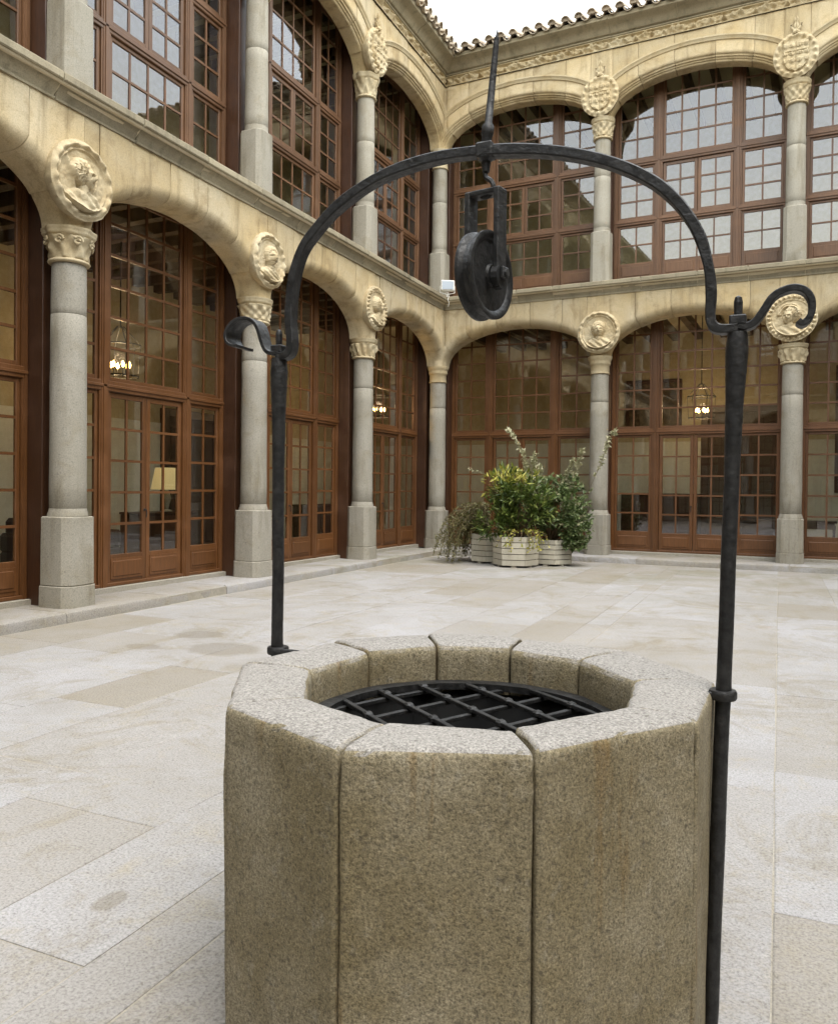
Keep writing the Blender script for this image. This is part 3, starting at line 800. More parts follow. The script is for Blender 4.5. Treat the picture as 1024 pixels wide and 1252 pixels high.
def build_wing(W, det, m0, m1, tiles, skipcol=(), pt=1.05, ptu=7.5, joists=None, styles={}, dz=0):
    c = W.cols
    for i in range(len(c) - 1):
        d = i in det
        arch(W, c[i], c[i + 1], CAP1, CROWN, .212, COR0, LSEC, .22, -.24, 7, d)
        arch(W, c[i], c[i + 1], UCAP1, UCROWN, .19, FR0, USEC, .2, -.2, 7, d)
        if d: hood(W, c[i], c[i + 1])
        else: plain_screen(W, c[i], c[i + 1], False); plain_screen(W, c[i], c[i + 1], True)
    for i, s in enumerate(c):
        near = any(k in det for k in (i, i - 1))
        if i not in skipcol:
            column(W, s, False, pt, styles.get(i, (9, 9))[0], near)
            column(W, s, True, ptu, styles.get(i, (9, 9))[1], near)
        for z0, z1, a in ((STEP - .01, 5.9, .15), (COR1 - .01, 11.5, .13)):
            if near:
                mm = MB()
                for k in range(2): mm.box(s - a - .02 + k * (2 * a - .01), s - a + .03 + k * (2 * a - .01), .245, .6, z0, z1, .006)
                mm.box(s - a + .02, s + a - .02, .26, .58, z0, z1)
                mm.build('pier_casing', 'darkwood', W.e)
    eave(W, c[0], c[-1], m0, m1, tiles)
    gallery(W, c[0] - 4.75, c[-1] + 4.75, joists, dz)

build_wing(WL, (3, 4, 5, 6), 1, -1, (11.5, 18.5), (7,), 1.215, 7.42, (3.6, 19.0), {3: (1, 1), 4: (0, 0), 5: (1, 1), 6: (2, 0)})
build_wing(WB, (0, 1, 2), 1, -1, (.3, 9.5), (4,), 1.05, 7.54, (.2, 12.3), {0: (9, 9), 1: (9, 1), 2: (2, 1), 3: (9, 1)}, -.004)
build_wing(WE, (), 1, -1, None, (), 1.05, 7.5, None, {}, -.008)
build_wing(WS, (), 1, -1, None, (0,), 1.05, 7.5, None, {}, -.012)
cornice(WL, lcols[0], lcols[-1], 1, -1)
cornice(WB, 0, bcols[-1], 1, -1)
cornice(WE, 0, 26.36, 1, -1)
cornice(WS, 0, 16.36, 1, -1)
# carved bosses
relief('medallion', WL, 7.25, 5.24, .47, bust(3, -.02, .1, .3, False, False, True), -.27)['label'] = 'worn medallion with a cloaked figure'
relief('medallion', WL, 11.14, 5.30, .45, bust(11, -.05, .1, -.15, False), -.27)['label'] = 'medallion with a curly haired head in profile'
relief('medallion', WL, 15.0, 5.32, .46, bust(19, .0, .08, .3, True), -.27)['label'] = 'beaded medallion with a bearded head'
relief('medallion', WL, 3.45, 5.26, .46, bust(23, .0, .08, .2, True), -.27)
relief('medallion', WB, 4.17, 5.21, .485, bust(31, .02, .1, .1, False), -.27)['label'] = 'wreathed medallion with a frontal face'
relief('medallion', WB, 8.17, 5.2, .49, bust(43, -.05, .06, -.25, True, True), -.27)['label'] = 'beaded medallion with a helmeted head in profile'
relief('medallion', WB, 12.25, 5.2, .48, bust(47, .02, .1, .1, True), -.27)
for W, ss in ((WL, (3.496, 7.338, 11.18, 15.0)), (WB, (4.12, 8.17, 12.26))):
    for q, s in enumerate(ss):
        o = relief('carved_shield', W, s, 10.60, .43, shield(int(s * 10)), -.235, ratio=1.08); finial(W, s, 11.03, -.27)
# low stone step in front of the arcades
def step(W, x0, x1, o_edge, label, m0=0, m1=0):
    e = MB().box(x0, x1, -o_edge + .012, .5, -.1, STEP - .012).build('arcade_step', 'joint'); e.location = W.o; e.rotation_euler = (0, 0, W.rz)
    tag(e, label, None, None, 'structure')
    x = x0
    while x < x1 - .01:
        xe = x + random.uniform(1.0, 1.9)
        if x1 - xe < .8: xe = x1
        d = random.uniform(-.012, .012); m = MB(); rings = []
        for q in range(9):
            xx = x + .005 + (xe - x - .01) * q / 8
            rings.append([(xx, y + (d + .012 * nz(xx, y, z, 3) if y < 0 else 0), z + .006 * nz(xx, y, 4, 2.5)) for y, z in
                          ((-o_edge, -.05), (-o_edge, STEP - .04), (-o_edge + .012, STEP - .012), (-o_edge + .04, STEP), (.0, STEP), (.449, STEP), (.449, -.05))])
        m.loft(rings).build('kerb_stone', 'floor', e, smooth=True, angle=35)
        x = xe
    MB().box(x0, x1, .43, .64, .0, SILL, .012).build('threshold', 'granite', e)
step(WL, lcols[2], YB - .62, .46, 'long worn stone step under the arcade wing without planters')
step(WB, .0, 16.0, .74, 'long worn stone step under the arcade wing with planters')

LB = ['ground floor glazed screen beyond the cloaked figure medallion, farthest from the inner corner',
      'ground floor glazed screen with table lamp and lit lantern behind its door panes',
      'ground floor glazed screen between the profile head medallion and the beaded bearded head medallion',
      'ground floor glazed screen next to the inner corner on the wing without planters']
LU = ['upper floor glazed screen above the screen beyond the cloaked figure medallion',
      'upper floor glazed screen directly above the screen with the table lamp behind it',
      'upper floor glazed screen two bays from the inner corner on the wing without planters',
      'upper floor glazed screen next to the inner corner on the wing without planters']
BL = ['ground floor glazed screen standing directly behind the potted shrubs',
      'ground floor glazed screen between frontal face and helmeted head medallions, lit lantern behind',
      'ground floor glazed screen on the planter wing beyond the helmeted head medallion']
BU = ['upper floor glazed screen above the potted shrubs, next to the inner corner',
      'upper floor glazed screen between two carved shields, bright sky mirrored in its panes',
      'upper floor glazed screen on the planter wing, third bay from the inner corner']
for i in range(4):
    a, b = lcols[3 + i], lcols[4 + i]
    screen(WL, a, b, False, LB[i]); screen(WL, a, b, True, LU[i])
for i in range(3):
    a, b = bcols[i], bcols[i + 1]
    screen(WB, a, b, False, BL[i]); screen(WB, a, b, True, BU[i])

# ------------------------------------------------------------------ the well
well = empty('stone_well', (wx, wy, 0)); tag(well, 'round granite well head of ten upright slabs with iron grille inside', 'well')
JA = [-172, -130, -92, -57, -14, 25, 62, 93, 123, 153]
RI, ZT = .53, 1.0
RJ = [.80, .768, .785, .735, .737, .80, .82, .775, .80, .80]
for k, a0 in enumerate(JA):
    a1 = JA[(k + 1) % 10]
    if a1 < a0: a1 += 360
    so, dh = random.random() * 60, random.uniform(-.006, .006)
    def pnt(r, a): return Vector((r * math.cos(R(a)), r * math.sin(R(a)), 0))
    O0, O1, I0, I1 = pnt(RJ[k], a0), pnt(RJ[(k + 1) % 10], a1), pnt(RI, a0), pnt(RI, a1)
    # profile across the wall: (0 outer .. 1 inner, z, extra outward push)
    pf = [(0, z, 0) for z in (-.03, .12, .25, .38, .5, .62, .72, .8, .86, .91, .94, .962)] + [(.008, .978, 0), (.03, .990, 0), (.08, .996, 0), (.2, .999, 0), (.38, 1.0, 0), (.55, 1.0, 0), (.72, .999, 0), (.88, .996, 0), (.95, .99, 0), (.985, .975, 0), (1, .955, 0)] + [(1, z, 0) for z in (.9, .8, .68, .55, .4, .2, -.03)]
    nst = 26; rings = []
    for q in range(nst + 1):
        t = q / nst
        # stations bunch near the joints
        tt = .5 - .5 * math.cos(PI * t); tt = .1 * t + .9 * tt
        L = (O1 - O0).length; e0 = .003 / L
        u = e0 + (1 - 2 * e0) * tt
        endd = min(tt, 1 - tt) * L
        sh = .010 * max(0, 1 - endd / .011) if endd < .011 else 0
        ring = []
        for fr, z, _ in pf:
            po, pi_ = O0.lerp(O1, u), I0.lerp(I1, u)
            out = (po - pi_).normalized()
            p = po.lerp(pi_, fr)
            d = .006 * nz(p.x * 4 + so, p.y * 4, z * 4) + .0035 * nz(p.x * 16 + so, p.y * 16, z * 16)
            if z > .9: d += .004 * nz(p.x * 11 + so, p.y * 11, z * 11)
            chip = max(0, nz(p.x * 22 + so, p.y * 22, 5) - .28) * .03 if (.95 < z < .995 and fr < .2) else 0
            sgn = 1 if fr < .5 else -1
            p = p + out * ((d - sh - chip) * sgn)
            if q in (0, nst): p = p + (O1 - O0).normalized() * ((1 if q == 0 else -1) * (.007 * max(0, nz(z * 13, so, fr * 5)) + .007 * max(0, nz(z * 31 + so, 3, fr * 9))))
            ring.append((p.x, p.y, (z + (dh if z > .1 else 0) - (sh if .02 < fr < .98 else 0) + (d * .5 if z > .97 else 0) - chip * .5)))
        rings.append(ring)
    MB().loft(rings).build('stone_slab', 'well', well, smooth=True, angle=60)
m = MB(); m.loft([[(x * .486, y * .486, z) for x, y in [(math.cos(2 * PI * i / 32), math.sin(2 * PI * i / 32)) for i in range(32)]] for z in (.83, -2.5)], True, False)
m.build('shaft_lining', 'black', well)  # lining painted black for the shade under the grille
m = MB(); m.lathe([(.0001, -2.5), (.54, -2.49), (.0001, -2.48)], 32); m.build('shaft_floor', 'black', well)  # added black disc closing the dry shaft, its darkness painted in
gr = empty('well_grille', (wx, wy, .858)); tag(gr, 'round black iron lattice grille set inside the well mouth', 'grille')
m = MB(); m.loft([[(r * math.cos(a), r * math.sin(a), z) for r, z in ((.515, -.012), (.515, .012), (.462, .012), (.462, -.012))] for a in [2 * PI * i / 64 for i in range(65)]], True, False)
m.build('ring', 'iron', gr, None, True)
for ang, zo in ((-38.3, .004), (64.2, -.012)):
    a = R(ang); dx, dy = math.cos(a), math.sin(a); nx_, ny_ = -dy, dx
    for q in range(-3, 4):
        off = q * .168 + (.075 if zo > 0 else .07); hl = math.sqrt(max(0, .475 ** 2 - off * off))
        if hl < .1: continue
        p0 = (nx_ * off - dx * hl, ny_ * off - dy * hl, zo); p1 = (nx_ * off + dx * hl, ny_ * off + dy * hl, zo)
        MB().tube([p0, ((p0[0] + p1[0]) / 2, (p0[1] + p1[1]) / 2, zo + .003), p1], 0, flat=(.007, .009)).build('bar', 'iron', gr)
a1_, a2_ = R(-38.3), R(64.2)
for q in range(-3, 4):
    for s_ in range(-3, 4):
        o1, o2 = q * .168 + .075, s_ * .168 + .07
        n1, n2 = Vector((-math.sin(a1_), math.cos(a1_))), Vector((-math.sin(a2_), math.cos(a2_)))
        det_ = n1.x * n2.y - n1.y * n2.x
        p = Vector(((o1 * n2.y - o2 * n1.y) / det_, (n1.x * o2 - n2.x * o1) / det_))
        if p.length > .44: continue
        o = MB().box(-.015, .015, -.015, .015, -.004, .018, .006).build('rivet_boss', 'iron', gr, (p.x, p.y, 0)); o.rotation_euler = (0, 0, a1_)

# iron hoop over the well
PL, PR_ = Vector((-1.719, 2.576, 0)), Vector((-.148, 2.618, 0))
tv = (PR_ - PL).normalized()
fr = empty('well_hoop', ((PL + PR_) / 2)[:], 0); tag(fr, 'black wrought iron hoop on two poles arching over the well with curled ends', 'iron frame')
mid0 = (PL + PR_) / 2
def fp(s_, z, dep=0): # point in the hoop's plane, local to the frame empty
    p = PL + tv * s_ - mid0; return (p.x - tv.y * dep, p.y + tv.x * dep, z)
def smooth_path(pts, n=6):
    P = [Vector(p) for p in pts]; out = []
    for i in range(len(P) - 1):
        a = P[max(i - 1, 0)]; b = P[i]; c = P[i + 1]; d = P[min(i + 2, len(P) - 1)]
        for k in range(n):
            t = k / n
            out.append(.5 * ((2 * b) + (c - a) * t + (2 * a - 5 * b + 4 * c - d) * t * t + (-a + 3 * b - 3 * c + d) * t ** 3))
    out.append(P[-1]); return out
def pole(s0, s1, ztop, name='pole', lean=0):
    prof = [(0, .0215), (.02, .023), (.45, .022), (.47, .0245), (.485, .022), (.8, .0225), (.9, .026), (.97, .033), (.985, .033), (1, .028)]
    pts, rad = [], []
    for i in range(41):
        t = i / 40; z = -.01 + (ztop + .01) * t
        for (ta, ra), (tb, rb) in zip(prof, prof[1:]):
            if ta <= t <= tb: r = ra + (rb - ra) * (t - ta) / (tb - ta)
        pts.append(fp(s0 + (s1 - s0) * t + .0025 * nz(t * 9, s0, 3), z, .0025 * nz(t * 7, s0 + 5, 3) + lean * max(0, 1 - t / .47))); rad.append(r)
    MB().tube(pts, rad, 12, up=(0, 1, 0)).build(name, 'iron', fr, None, True)
pole(0.0, -.006, 2.085); pole(1.551, 1.598, 2.08, 'pole', -.045)
for s_, cx_ in ((0.0, 1), (1.572, -1)):
    m = MB(); px, py, _ = fp(s_, 0)
    m.lathe([(.024, -.014), (.038, -.014), (.041, -.008), (.041, .008), (.038, .014), (.024, .014)], 20, px, py)
    m.box(px + (0.02 if cx_ > 0 else -.13), px + (.13 if cx_ > 0 else -.02), py - .028, py - .002, -.009, .009, .003)
    m.build('collar', 'iron', fr, (0, 0, .985), True)
hoop = [(-.006, 2.096), (.02, 2.092), (.044, 2.105), (.052, 2.14), (.046, 2.2), (.045, 2.26), (.052, 2.34), (.068, 2.415), (.1, 2.485), (.15, 2.545), (.22, 2.605), (.3, 2.655), (.4, 2.70), (.52, 2.73), (.65, 2.742), (.8, 2.737), (.94, 2.720), (1.07, 2.692), (1.18, 2.655), (1.27, 2.612), (1.35, 2.56), (1.41, 2.502), (1.455, 2.44), (1.488, 2.375), (1.508, 2.31), (1.519, 2.25), (1.522, 2.19), (1.520, 2.14), (1.528, 2.105), (1.552, 2.09), (1.598, 2.09)]
MB().tube(smooth_path([fp(a, b + .003 * nz(a * 9, b * 9, 4)) for a, b in hoop], 4), 0, up=(-tv.y, tv.x, 0), flat=lambda t: (.025 + .002 * nz(t * 30, 1, 2), .0135 + .004 * math.sin(PI * t) + .0018 * nz(t * 24, 5, 2))).build('hoop', 'iron', fr, None, True)
scl = [(0, 2.104), (-.03, 2.102), (-.052, 2.115), (-.068, 2.15), (-.08, 2.19), (-.1, 2.222), (-.135, 2.238), (-.175, 2.232), (-.205, 2.21), (-.218, 2.18), (-.21, 2.152), (-.185, 2.136), (-.16, 2.132)]
MB().tube(smooth_path([fp(a, b) for a, b in scl], 4), 0, up=(-tv.y, tv.x, 0), flat=lambda t: (.024 + .034 * t, .008 - .003 * t)).build('scroll', 'iron', fr, None, True)
scr = [(1.598, 2.098), (1.625, 2.095), (1.648, 2.108), (1.67, 2.14), (1.69, 2.172), (1.715, 2.19), (1.75, 2.198), (1.778, 2.188), (1.795, 2.165), (1.799, 2.135), (1.792, 2.108), (1.775, 2.092), (1.762, 2.1)]
MB().tube(smooth_path([fp(a, b) for a, b in scr], 4), 0, up=(-tv.y, tv.x, 0), flat=lambda t: (.022 + .006 * t, .011 - .002 * t)).build('scroll', 'iron', fr, None, True)
for s_, z_ in ((-.007, 2.103), (1.599, 2.1)):
    m = MB(); px, py, _ = fp(s_, 0)
    m.box(px - .024, px + .024, py - .024, py + .024, z_, z_ + .03, .004)
    m.lathe([(.012, z_ + .03), (.013, z_ + .07), (.010, z_ + .085), (.002, z_ + .09)], 10, px, py); m.build('nut', 'iron', fr)
m = MB(); px, py, _ = fp(.80, 0)
m.box(px - .03, px + .03, py - .03, py + .03, 2.715, 2.765, .006); m.build('boss', 'iron', fr)
m = MB(); q0, q1 = Vector(fp(.80, 2.76)), Vector(fp(.835, 3.14))
m.tube([q0, q0.lerp(q1, .08), q0.lerp(q1, .1), q0.lerp(q1, .16), q0.lerp(q1, .19), q0.lerp(q1, .6), q0.lerp(q1, .93), q0.lerp(q1, .935), q1], [.019, .019, .022, .022, .014, .012, .0095, .006, .002], 8, up=(0, 1, 0)); m.build('spike', 'iron', fr, None, True)
# pulley hanging from the hoop
pc = PL + tv * .80
pu = empty('pulley', (pc.x, pc.y, 2.32), 0); tag(pu, 'black iron pulley wheel in a forked yoke hanging from the hoop', 'pulley')
pu.rotation_euler = (0, 0, R(-10))
m = MB(); m.lathe([(.02, .415), (.03, .41), (.03, .395), (.016, .385), (.012, .35)], 12); m.tube(smooth_path([(0, 0, .37), (.0, 0, .335), (.022, 0, .315), (.03, 0, .29), (.012, 0, .268), (-.012, 0, .27), (-.02, 0, .285)], 5), .0085, 8, up=(0, 1, 0)); m.build('hook', 'iron', pu, None, True)
m = MB(); m.box(-.068, .068, -.028, .028, .268, .286, .004)
m.build('yoke', 'iron', pu)
for sx in (-1, 1):
    mm = MB(); mm.box(sx * .056 - .010, sx * .056 + .010, -.031, .031, -.045, .2845, .004)
    mm.lathe([(.042, -.008), (.042, .008)], 14); arm = mm
    # the lathe disc becomes the rounded eye of the arm
    n_ = 28
    for i in range(len(mm.v) - n_, len(mm.v)):
        x_, y_, z_ = mm.v[i]; mm.v[i] = (sx * .056 + z_ * 1.5, y_, x_ - .01)
    mm.build('yoke_arm', 'iron', pu)
m = MB()
prof = [(.018, -.034), (.034, -.034), (.038, -.024), (.118, -.022), (.126, -.030), (.140, -.033), (.147, -.031), (.147, -.020), (.132, -.008), (.130, .008), (.147, .020), (.147, .031), (.140, .033), (.126, .030), (.118, .022), (.038, .024), (.034, .034), (.018, .034)]
rings = [[(z, r * math.cos(2 * PI * i / 56), r * math.sin(2 * PI * i / 56)) for r, z in prof] for i in range(57)]
m.loft(rings, True, False); m.build('wheel', 'iron', pu, None, True)
m = MB(); m.tube([(-.088, 0, 0), (.088, 0, 0)], .013, 10, up=(0, 0, 1)); m.box(.069, .082, -.02, .02, -.02, .02, .003); m.box(-.082, -.069, -.02, .02, -.02, .02, .003); m.build('axle', 'iron', pu)

# ------------------------------------------------------------------ floodlight in the corner
fl = empty('floodlight', (-7.56, 18.62, COR1)); tag(fl, 'small white framed floodlight on a bracket at the inner corner string course', 'floodlight')
fl.rotation_euler = (0, 0, R(30))
m = MB(); m.box(-.17, .17, -.06, .08, .14, .40, .02); b_ = m.build('housing', 'white', fl)
MB().box(-.14, .14, -.068, -.058, .17, .37, .003).build('lens', 'lens', fl)
m = MB(); m.tube([(-.18, .01, .27), (-.18, .01, .1), (0, .03, .06), (.18, .01, .1), (.18, .01, .27)], .01, 6, up=(0, 1, 0)); m.tube([(0, .03, .07), (0, .03, -.01)], .014, 8, up=(0, 1, 0)); m.build('bracket', 'white', fl)
m = MB(); m.tube(smooth_path([(0, .02, .12), (.03, -.05, 0), (.0, -.09, -.1), (.03, -.10, -.16), (.01, -.08, -.26)]), .006, 6); m.build('cable', 'white', fl, None, True)

# ------------------------------------------------------------------ planters and shrubs
def planter(x, y, r, h, rot, label, nside=6):
    e = empty('planter', (x, y, 0), rot); tag(e, label, 'planter', 'white slatted wooden planters')
    rows = 5; sh = h / rows
    for j in range(rows):
        for k in range(nside):
            a0, a1 = 2 * PI * k / nside, 2 * PI * (k + 1) / nside
            rr = r * (1 + .03 * j / rows)
            p0, p1 = Vector((rr * math.cos(a0), rr * math.sin(a0), 0)), Vector((rr * math.cos(a1), rr * math.sin(a1), 0))
            n_ = ((p0 + p1) / 2).normalized(); d_ = (p1 - p0).normalized()
            z0 = .035 + j * sh + .007; z1 = .035 + (j + 1) * sh - .007
            m = MB(); ps = []
            for z in (z0, z1):
                ps += [p0 + Vector((0, 0, z)), p1 + Vector((0, 0, z)), p1 - n_ * .025 - d_ * .014 + Vector((0, 0, z)), p0 - n_ * .025 + d_ * .014 + Vector((0, 0, z))]
            off = n_ * random.uniform(-.004, .004)
            m.add([q + off for q in ps], [(0, 1, 5, 4), (1, 2, 6, 5), (2, 3, 7, 6), (3, 0, 4, 7), (3, 2, 1, 0), (4, 5, 6, 7)]); m.build('slat', 'slat', e)
    rin = r * .955
    m = MB(); m.prism([((rin - .025) * math.cos(2 * PI * k / nside), (rin - .025) * math.sin(2 * PI * k / nside)) for k in range(nside)], .03, h - .06); m.build('liner', 'soil', e)
    for k in range(nside):
        a = 2 * PI * (k + .5) / nside; cx_, cy_ = r * .72 * math.cos(a), r * .72 * math.sin(a)
        MB().box(cx_ - .05, cx_ + .05, cy_ - .05, cy_ + .05, 0, .036).build('foot', 'slat', e)
    return e
PA, PBp, PC = (-5.02, 16.30), (-4.42, 17.0), (-5.80, 16.85)
planter(*PA, .47, .60, R(12), 'white slatted hexagonal planter holding the yellow topped bush')
planter(*PBp, .44, .52, R(-8), 'white slatted planter holding the spreading green bush, beside the column')
planter(*PC, .40, .60, R(40), 'white slatted planter overgrown by wispy drooping stems')

def leaf(m, p, d, n, L, wd, fold=.25):
    d = d.normalized(); s_ = d.cross(n)
    if s_.length < 1e-3: s_ = d.cross(Vector((1, 0, .2)))
    s_.normalize(); u = s_.cross(d)
    m.add([p, p + d * L * .45 + s_ * wd - u * wd * fold, p + d * L, p + d * L * .45 - s_ * wd - u * wd * fold, p + d * L * .5 + u * .002],
          [(0, 1, 4), (1, 2, 4), (2, 3, 4), (3, 0, 4)])
rg = random.Random(21)
def rv(): 
    while True:
        v = Vector((rg.uniform(-1, 1), rg.uniform(-1, 1), rg.uniform(-1, 1)))
        if .1 < v.length < 1: return v.normalized()
def bush(name, base, lobes, nl, L, wd, mats, label, stems=14, ymat=None, yfn=None, whorl=1, droop=.0):
    e = empty(name, base); tag(e, label, 'shrub', 'shrubs growing in the planters')
    fm, ym, sm = MB(), MB(), MB()
    tips = []
    for c, r in lobes:
        c = Vector(c)
        for _ in range(nl):
            v = rv(); rad = rg.random() ** .45
            if rg.random() < .25: rad *= 1.12
            p = c + Vector((v.x * r[0], v.y * r[1], v.z * r[2])) * rad
            if nz(p.x * 3.1, p.y * 3.1, p.z * 3.1 + 7) < -.1: continue
            if p.z < -.15: continue
            out = (v + Vector((0, 0, .35)) + rv() * .5).normalized()
            tgt = ym if (yfn and yfn(p)) else fm
            for k in range(whorl):
                d = (out + rv() * .8 - Vector((0, 0, droop))).normalized()
                leaf(tgt, p, d, (Vector((0, 0, 1)) + rv() * .7).normalized(), L * rg.uniform(.6, 1.25), wd * rg.uniform(.7, 1.2))
        for _ in range(stems):
            v = rv(); t = c + Vector((v.x * r[0], v.y * r[1], abs(v.z) * r[2])) * .85
            b = Vector((rg.uniform(-.1, .1), rg.uniform(-.1, .1), -.1)); md = b.lerp(t, .5) + Vector((v.x, v.y, 0)) * .05
            sm.tube([b, md, t], [.012, .008, .003], 5)
    o = fm.build('foliage', mats, e); o['kind'] = 'stuff'
    if ym.v: ym.build('young_foliage', ymat, e)
    sm.build('stem', 'stem', e)
    return e
bush('laurel_bush', (PA[0], PA[1], .60), [((-.12, 0, .50), (.56, .48, .48)), ((.05, 0, 1.0), (.50, .42, .44)), ((-.28, .05, 1.1), (.42, .36, .40)), ((.38, .05, .68), (.42, .38, .46)), ((-.38, -.05, .3), (.45, .38, .36))], 520, .16, .024, 'leafA',
     'bushy shrub with yellow young leaves on top and dark narrow leaves below', 8, 'leafY', lambda p: p.z + .35 * (-p.x) + .25 * nz(p.x * 4, p.y * 4, p.z * 4) > 1.12 and rg.random() < .8, 2)
bush('green_bush', (PBp[0], PBp[1], .52), [((0, 0, .45), (.6, .5, .48)), ((.36, -.05, .66), (.56, .46, .5)), ((-.25, .05, .9), (.5, .44, .44)), ((.48, -.1, .3), (.38, .36, .42)), ((.5, -.15, -.1), (.22, .22, .36)), ((.2, 0, 1.08), (.42, .36, .34))], 640, .10, .030, 'leafB',
     'wide green bush with small rounded leaves leaning against the column', 8, 'leafP', lambda p: rg.random() < .05, 2)
def wand(name, base, stems_, label, mat='leafP', L=.07, wd=.014, nleaf=60, leafstart=.3):
    e = empty(name, base); tag(e, label, 'shrub', 'shrubs growing in the planters')
    fm, sm = MB(), MB()
    for pts in stems_:
        P = smooth_path(pts, 8); sm.tube(P, [.007 * (1 - .8 * i / len(P)) for i in range(len(P))], 5)
        for k in range(nleaf):
            t = leafstart + (1 - leafstart) * rg.random(); i = min(int(t * (len(P) - 1)), len(P) - 2)
            p = P[i].lerp(P[i + 1], rg.random()); ax = (P[i + 1] - P[i]).normalized()
            d = (ax * .5 + rv()).normalized(); leaf(fm, p, d, rv(), L * rg.uniform(.5, 1.2), wd * rg.uniform(.6, 1.2))
    o = fm.build('foliage', mat, e); o['kind'] = 'stuff'; sm.build('stem', 'stem', e); return e
wand('tall_shrub', (PBp[0] - .1, PBp[1] + .1, .5), [
    [(0, 0, 0), (-.25, 0, .8), (-.45, 0, 1.5), (-.72, 0, 2.1), (-.95, 0, 2.42)], [(0, 0, 0), (-.2, .05, .7), (-.32, .05, 1.4), (-.42, .05, 1.8)],
    [(.1, 0, 0), (-.05, .05, .8), (-.2, .05, 1.35), (-.22, 0, 1.62)], [(.1, 0, 0), (.3, 0, .8), (.5, 0, 1.3), (.62, 0, 1.75)],
    [(.1, 0, 0), (.35, 0, .7), (.42, 0, 1.25), (.40, 0, 1.5)], [(.1, .1, 0), (.7, .15, .9), (1.1, .1, 1.75), (1.22, .1, 2.15), (1.35, .1, 2.35)], [(0, 0, 0), (-.15, .02, .75), (-.36, 0, 1.3), (-.5, .02, 1.6)],
    [(0, 0, 0), (.2, .02, .95), (.36, 0, 1.4), (.5, .02, 1.75)], [(0, 0, 0), (-.28, -.1, .9), (-.5, -.1, 1.5), (-.58, -.1, 1.95)], [(0, 0, 0), (-.2, -.1, .9), (-.3, -.1, 1.55), (-.3, -.1, 1.9)], [(.1, 0, 0), (.4, -.1, 1.0), (.62, -.1, 1.6), (.72, -.1, 1.95)]],
    'tall pale leaved wands rising above the green bush beside the column', 'leafP', .10, .024, 150, .38)
ws = []
for k in range(120):
    a = rg.uniform(PI * .6, PI * 1.35); r_ = rg.uniform(.5, 1.25); hgt = rg.uniform(.3, .85)
    ws.append([(0, 0, 0), (math.cos(a) * r_ * .35, math.sin(a) * r_ * .35, hgt * .8), (math.cos(a) * r_ * .75, math.sin(a) * r_ * .7, hgt * .55 - .05), (math.cos(a) * r_, math.sin(a) * r_ * .9, -rg.uniform(.05, .58))])
wand('drooping_plant', (PC[0], PC[1], .6), ws, 'wispy olive plant drooping over its planter onto the paving', 'leafO', .075, .012, 75, .12)
wand('sprig', (PA[0] - .2, PA[1] + .3, .9), [[(0, 0, 0), (-.3, 0, .7), (-.62, 0, 1.05), (-1.0, 0, 1.14)]], 'single long thin sprig arching above the yellow topped bush', 'leafP', .06, .013, 26, .6)
ws = []
for k in range(16):
    a = rg.uniform(-PI * .75, -PI * .05); r_ = rg.uniform(.25, .62)
    ws.append([(0, 0, 0), (math.cos(a) * r_ * .6, math.sin(a) * r_ * .6, .14), (math.cos(a) * r_, math.sin(a) * r_, rg.uniform(-.1, .08)), (math.cos(a) * r_ * 1.12, math.sin(a) * r_ * 1.1, -rg.uniform(.1, .3))])
wand('trailing_plant', (PA[0] + .18, PA[1] - .1, .62), ws, 'cream and yellow variegated plant trailing over the front planter edge', 'leafY', .07, .02, 16, .2)

# ------------------------------------------------------------------ things inside the galleries
def lantern(W, s, o, z, label, light=True):
    e = empty('lantern', W.w(s, -o, z), W.rz); tag(e, label, 'lantern', 'lit iron lanterns hanging in the galleries')
    m = MB()
    for r, zz in ((.30, -.22), (.34, .30)):
        m.loft([[(q * math.cos(a), q * math.sin(a), h) for q, h in ((r, zz - .012), (r, zz + .012), (r - .015, zz + .012), (r - .015, zz - .012))] for a in [2 * PI * i / 24 for i in range(25)]], True, False)
    for k in range(6):
        a = 2 * PI * k / 6; m.tube([(.295 * math.cos(a), .295 * math.sin(a), -.22), (.335 * math.cos(a), .335 * math.sin(a), .3), (.05 * math.cos(a), .05 * math.sin(a), .62)], .009, 6)
        m.tube([(0, 0, -.2), (.15 * math.cos(a), .15 * math.sin(a), -.22), (.15 * math.cos(a), .15 * math.sin(a), -.1)], .008, 6)
    m.build('cage', 'iron', e)
    MB().tube([(0, 0, .6), (0, 0, 5.9 - z)], .012, 6).build('chain', 'iron', e)
    for k in range(6):
        a = 2 * PI * k / 6
        m = MB(); m.lathe([(.004, -.05), (.022, -.03), (.027, 0), (.015, .035), (.002, .06)], 12); m.build('bulb', 'bulb', e, (.15 * math.cos(a), .15 * math.sin(a), -.03), True)
    if light:
        ld = bpy.data.lights.new('lantern_glow', 'POINT'); ld.energy = 15; ld.color = (1, .72, .42); ld.shadow_soft_size = .12
        lo = bpy.data.objects.new('lantern_glow', ld); col.objects.link(lo); lo.parent = e; lo.location = (0, 0, .05)
lantern(WL, 10.45, -2.2, 3.66, 'lit iron lantern behind the screen with the table lamp')
lantern(WL, 18.3, -1.3, 3.62, 'lit iron lantern behind the inner corner screen of the wing without planters')
lantern(WB, 6.1, -2.2, 3.62, 'lit iron lantern behind the screen between the frontal face and helmeted head medallions')

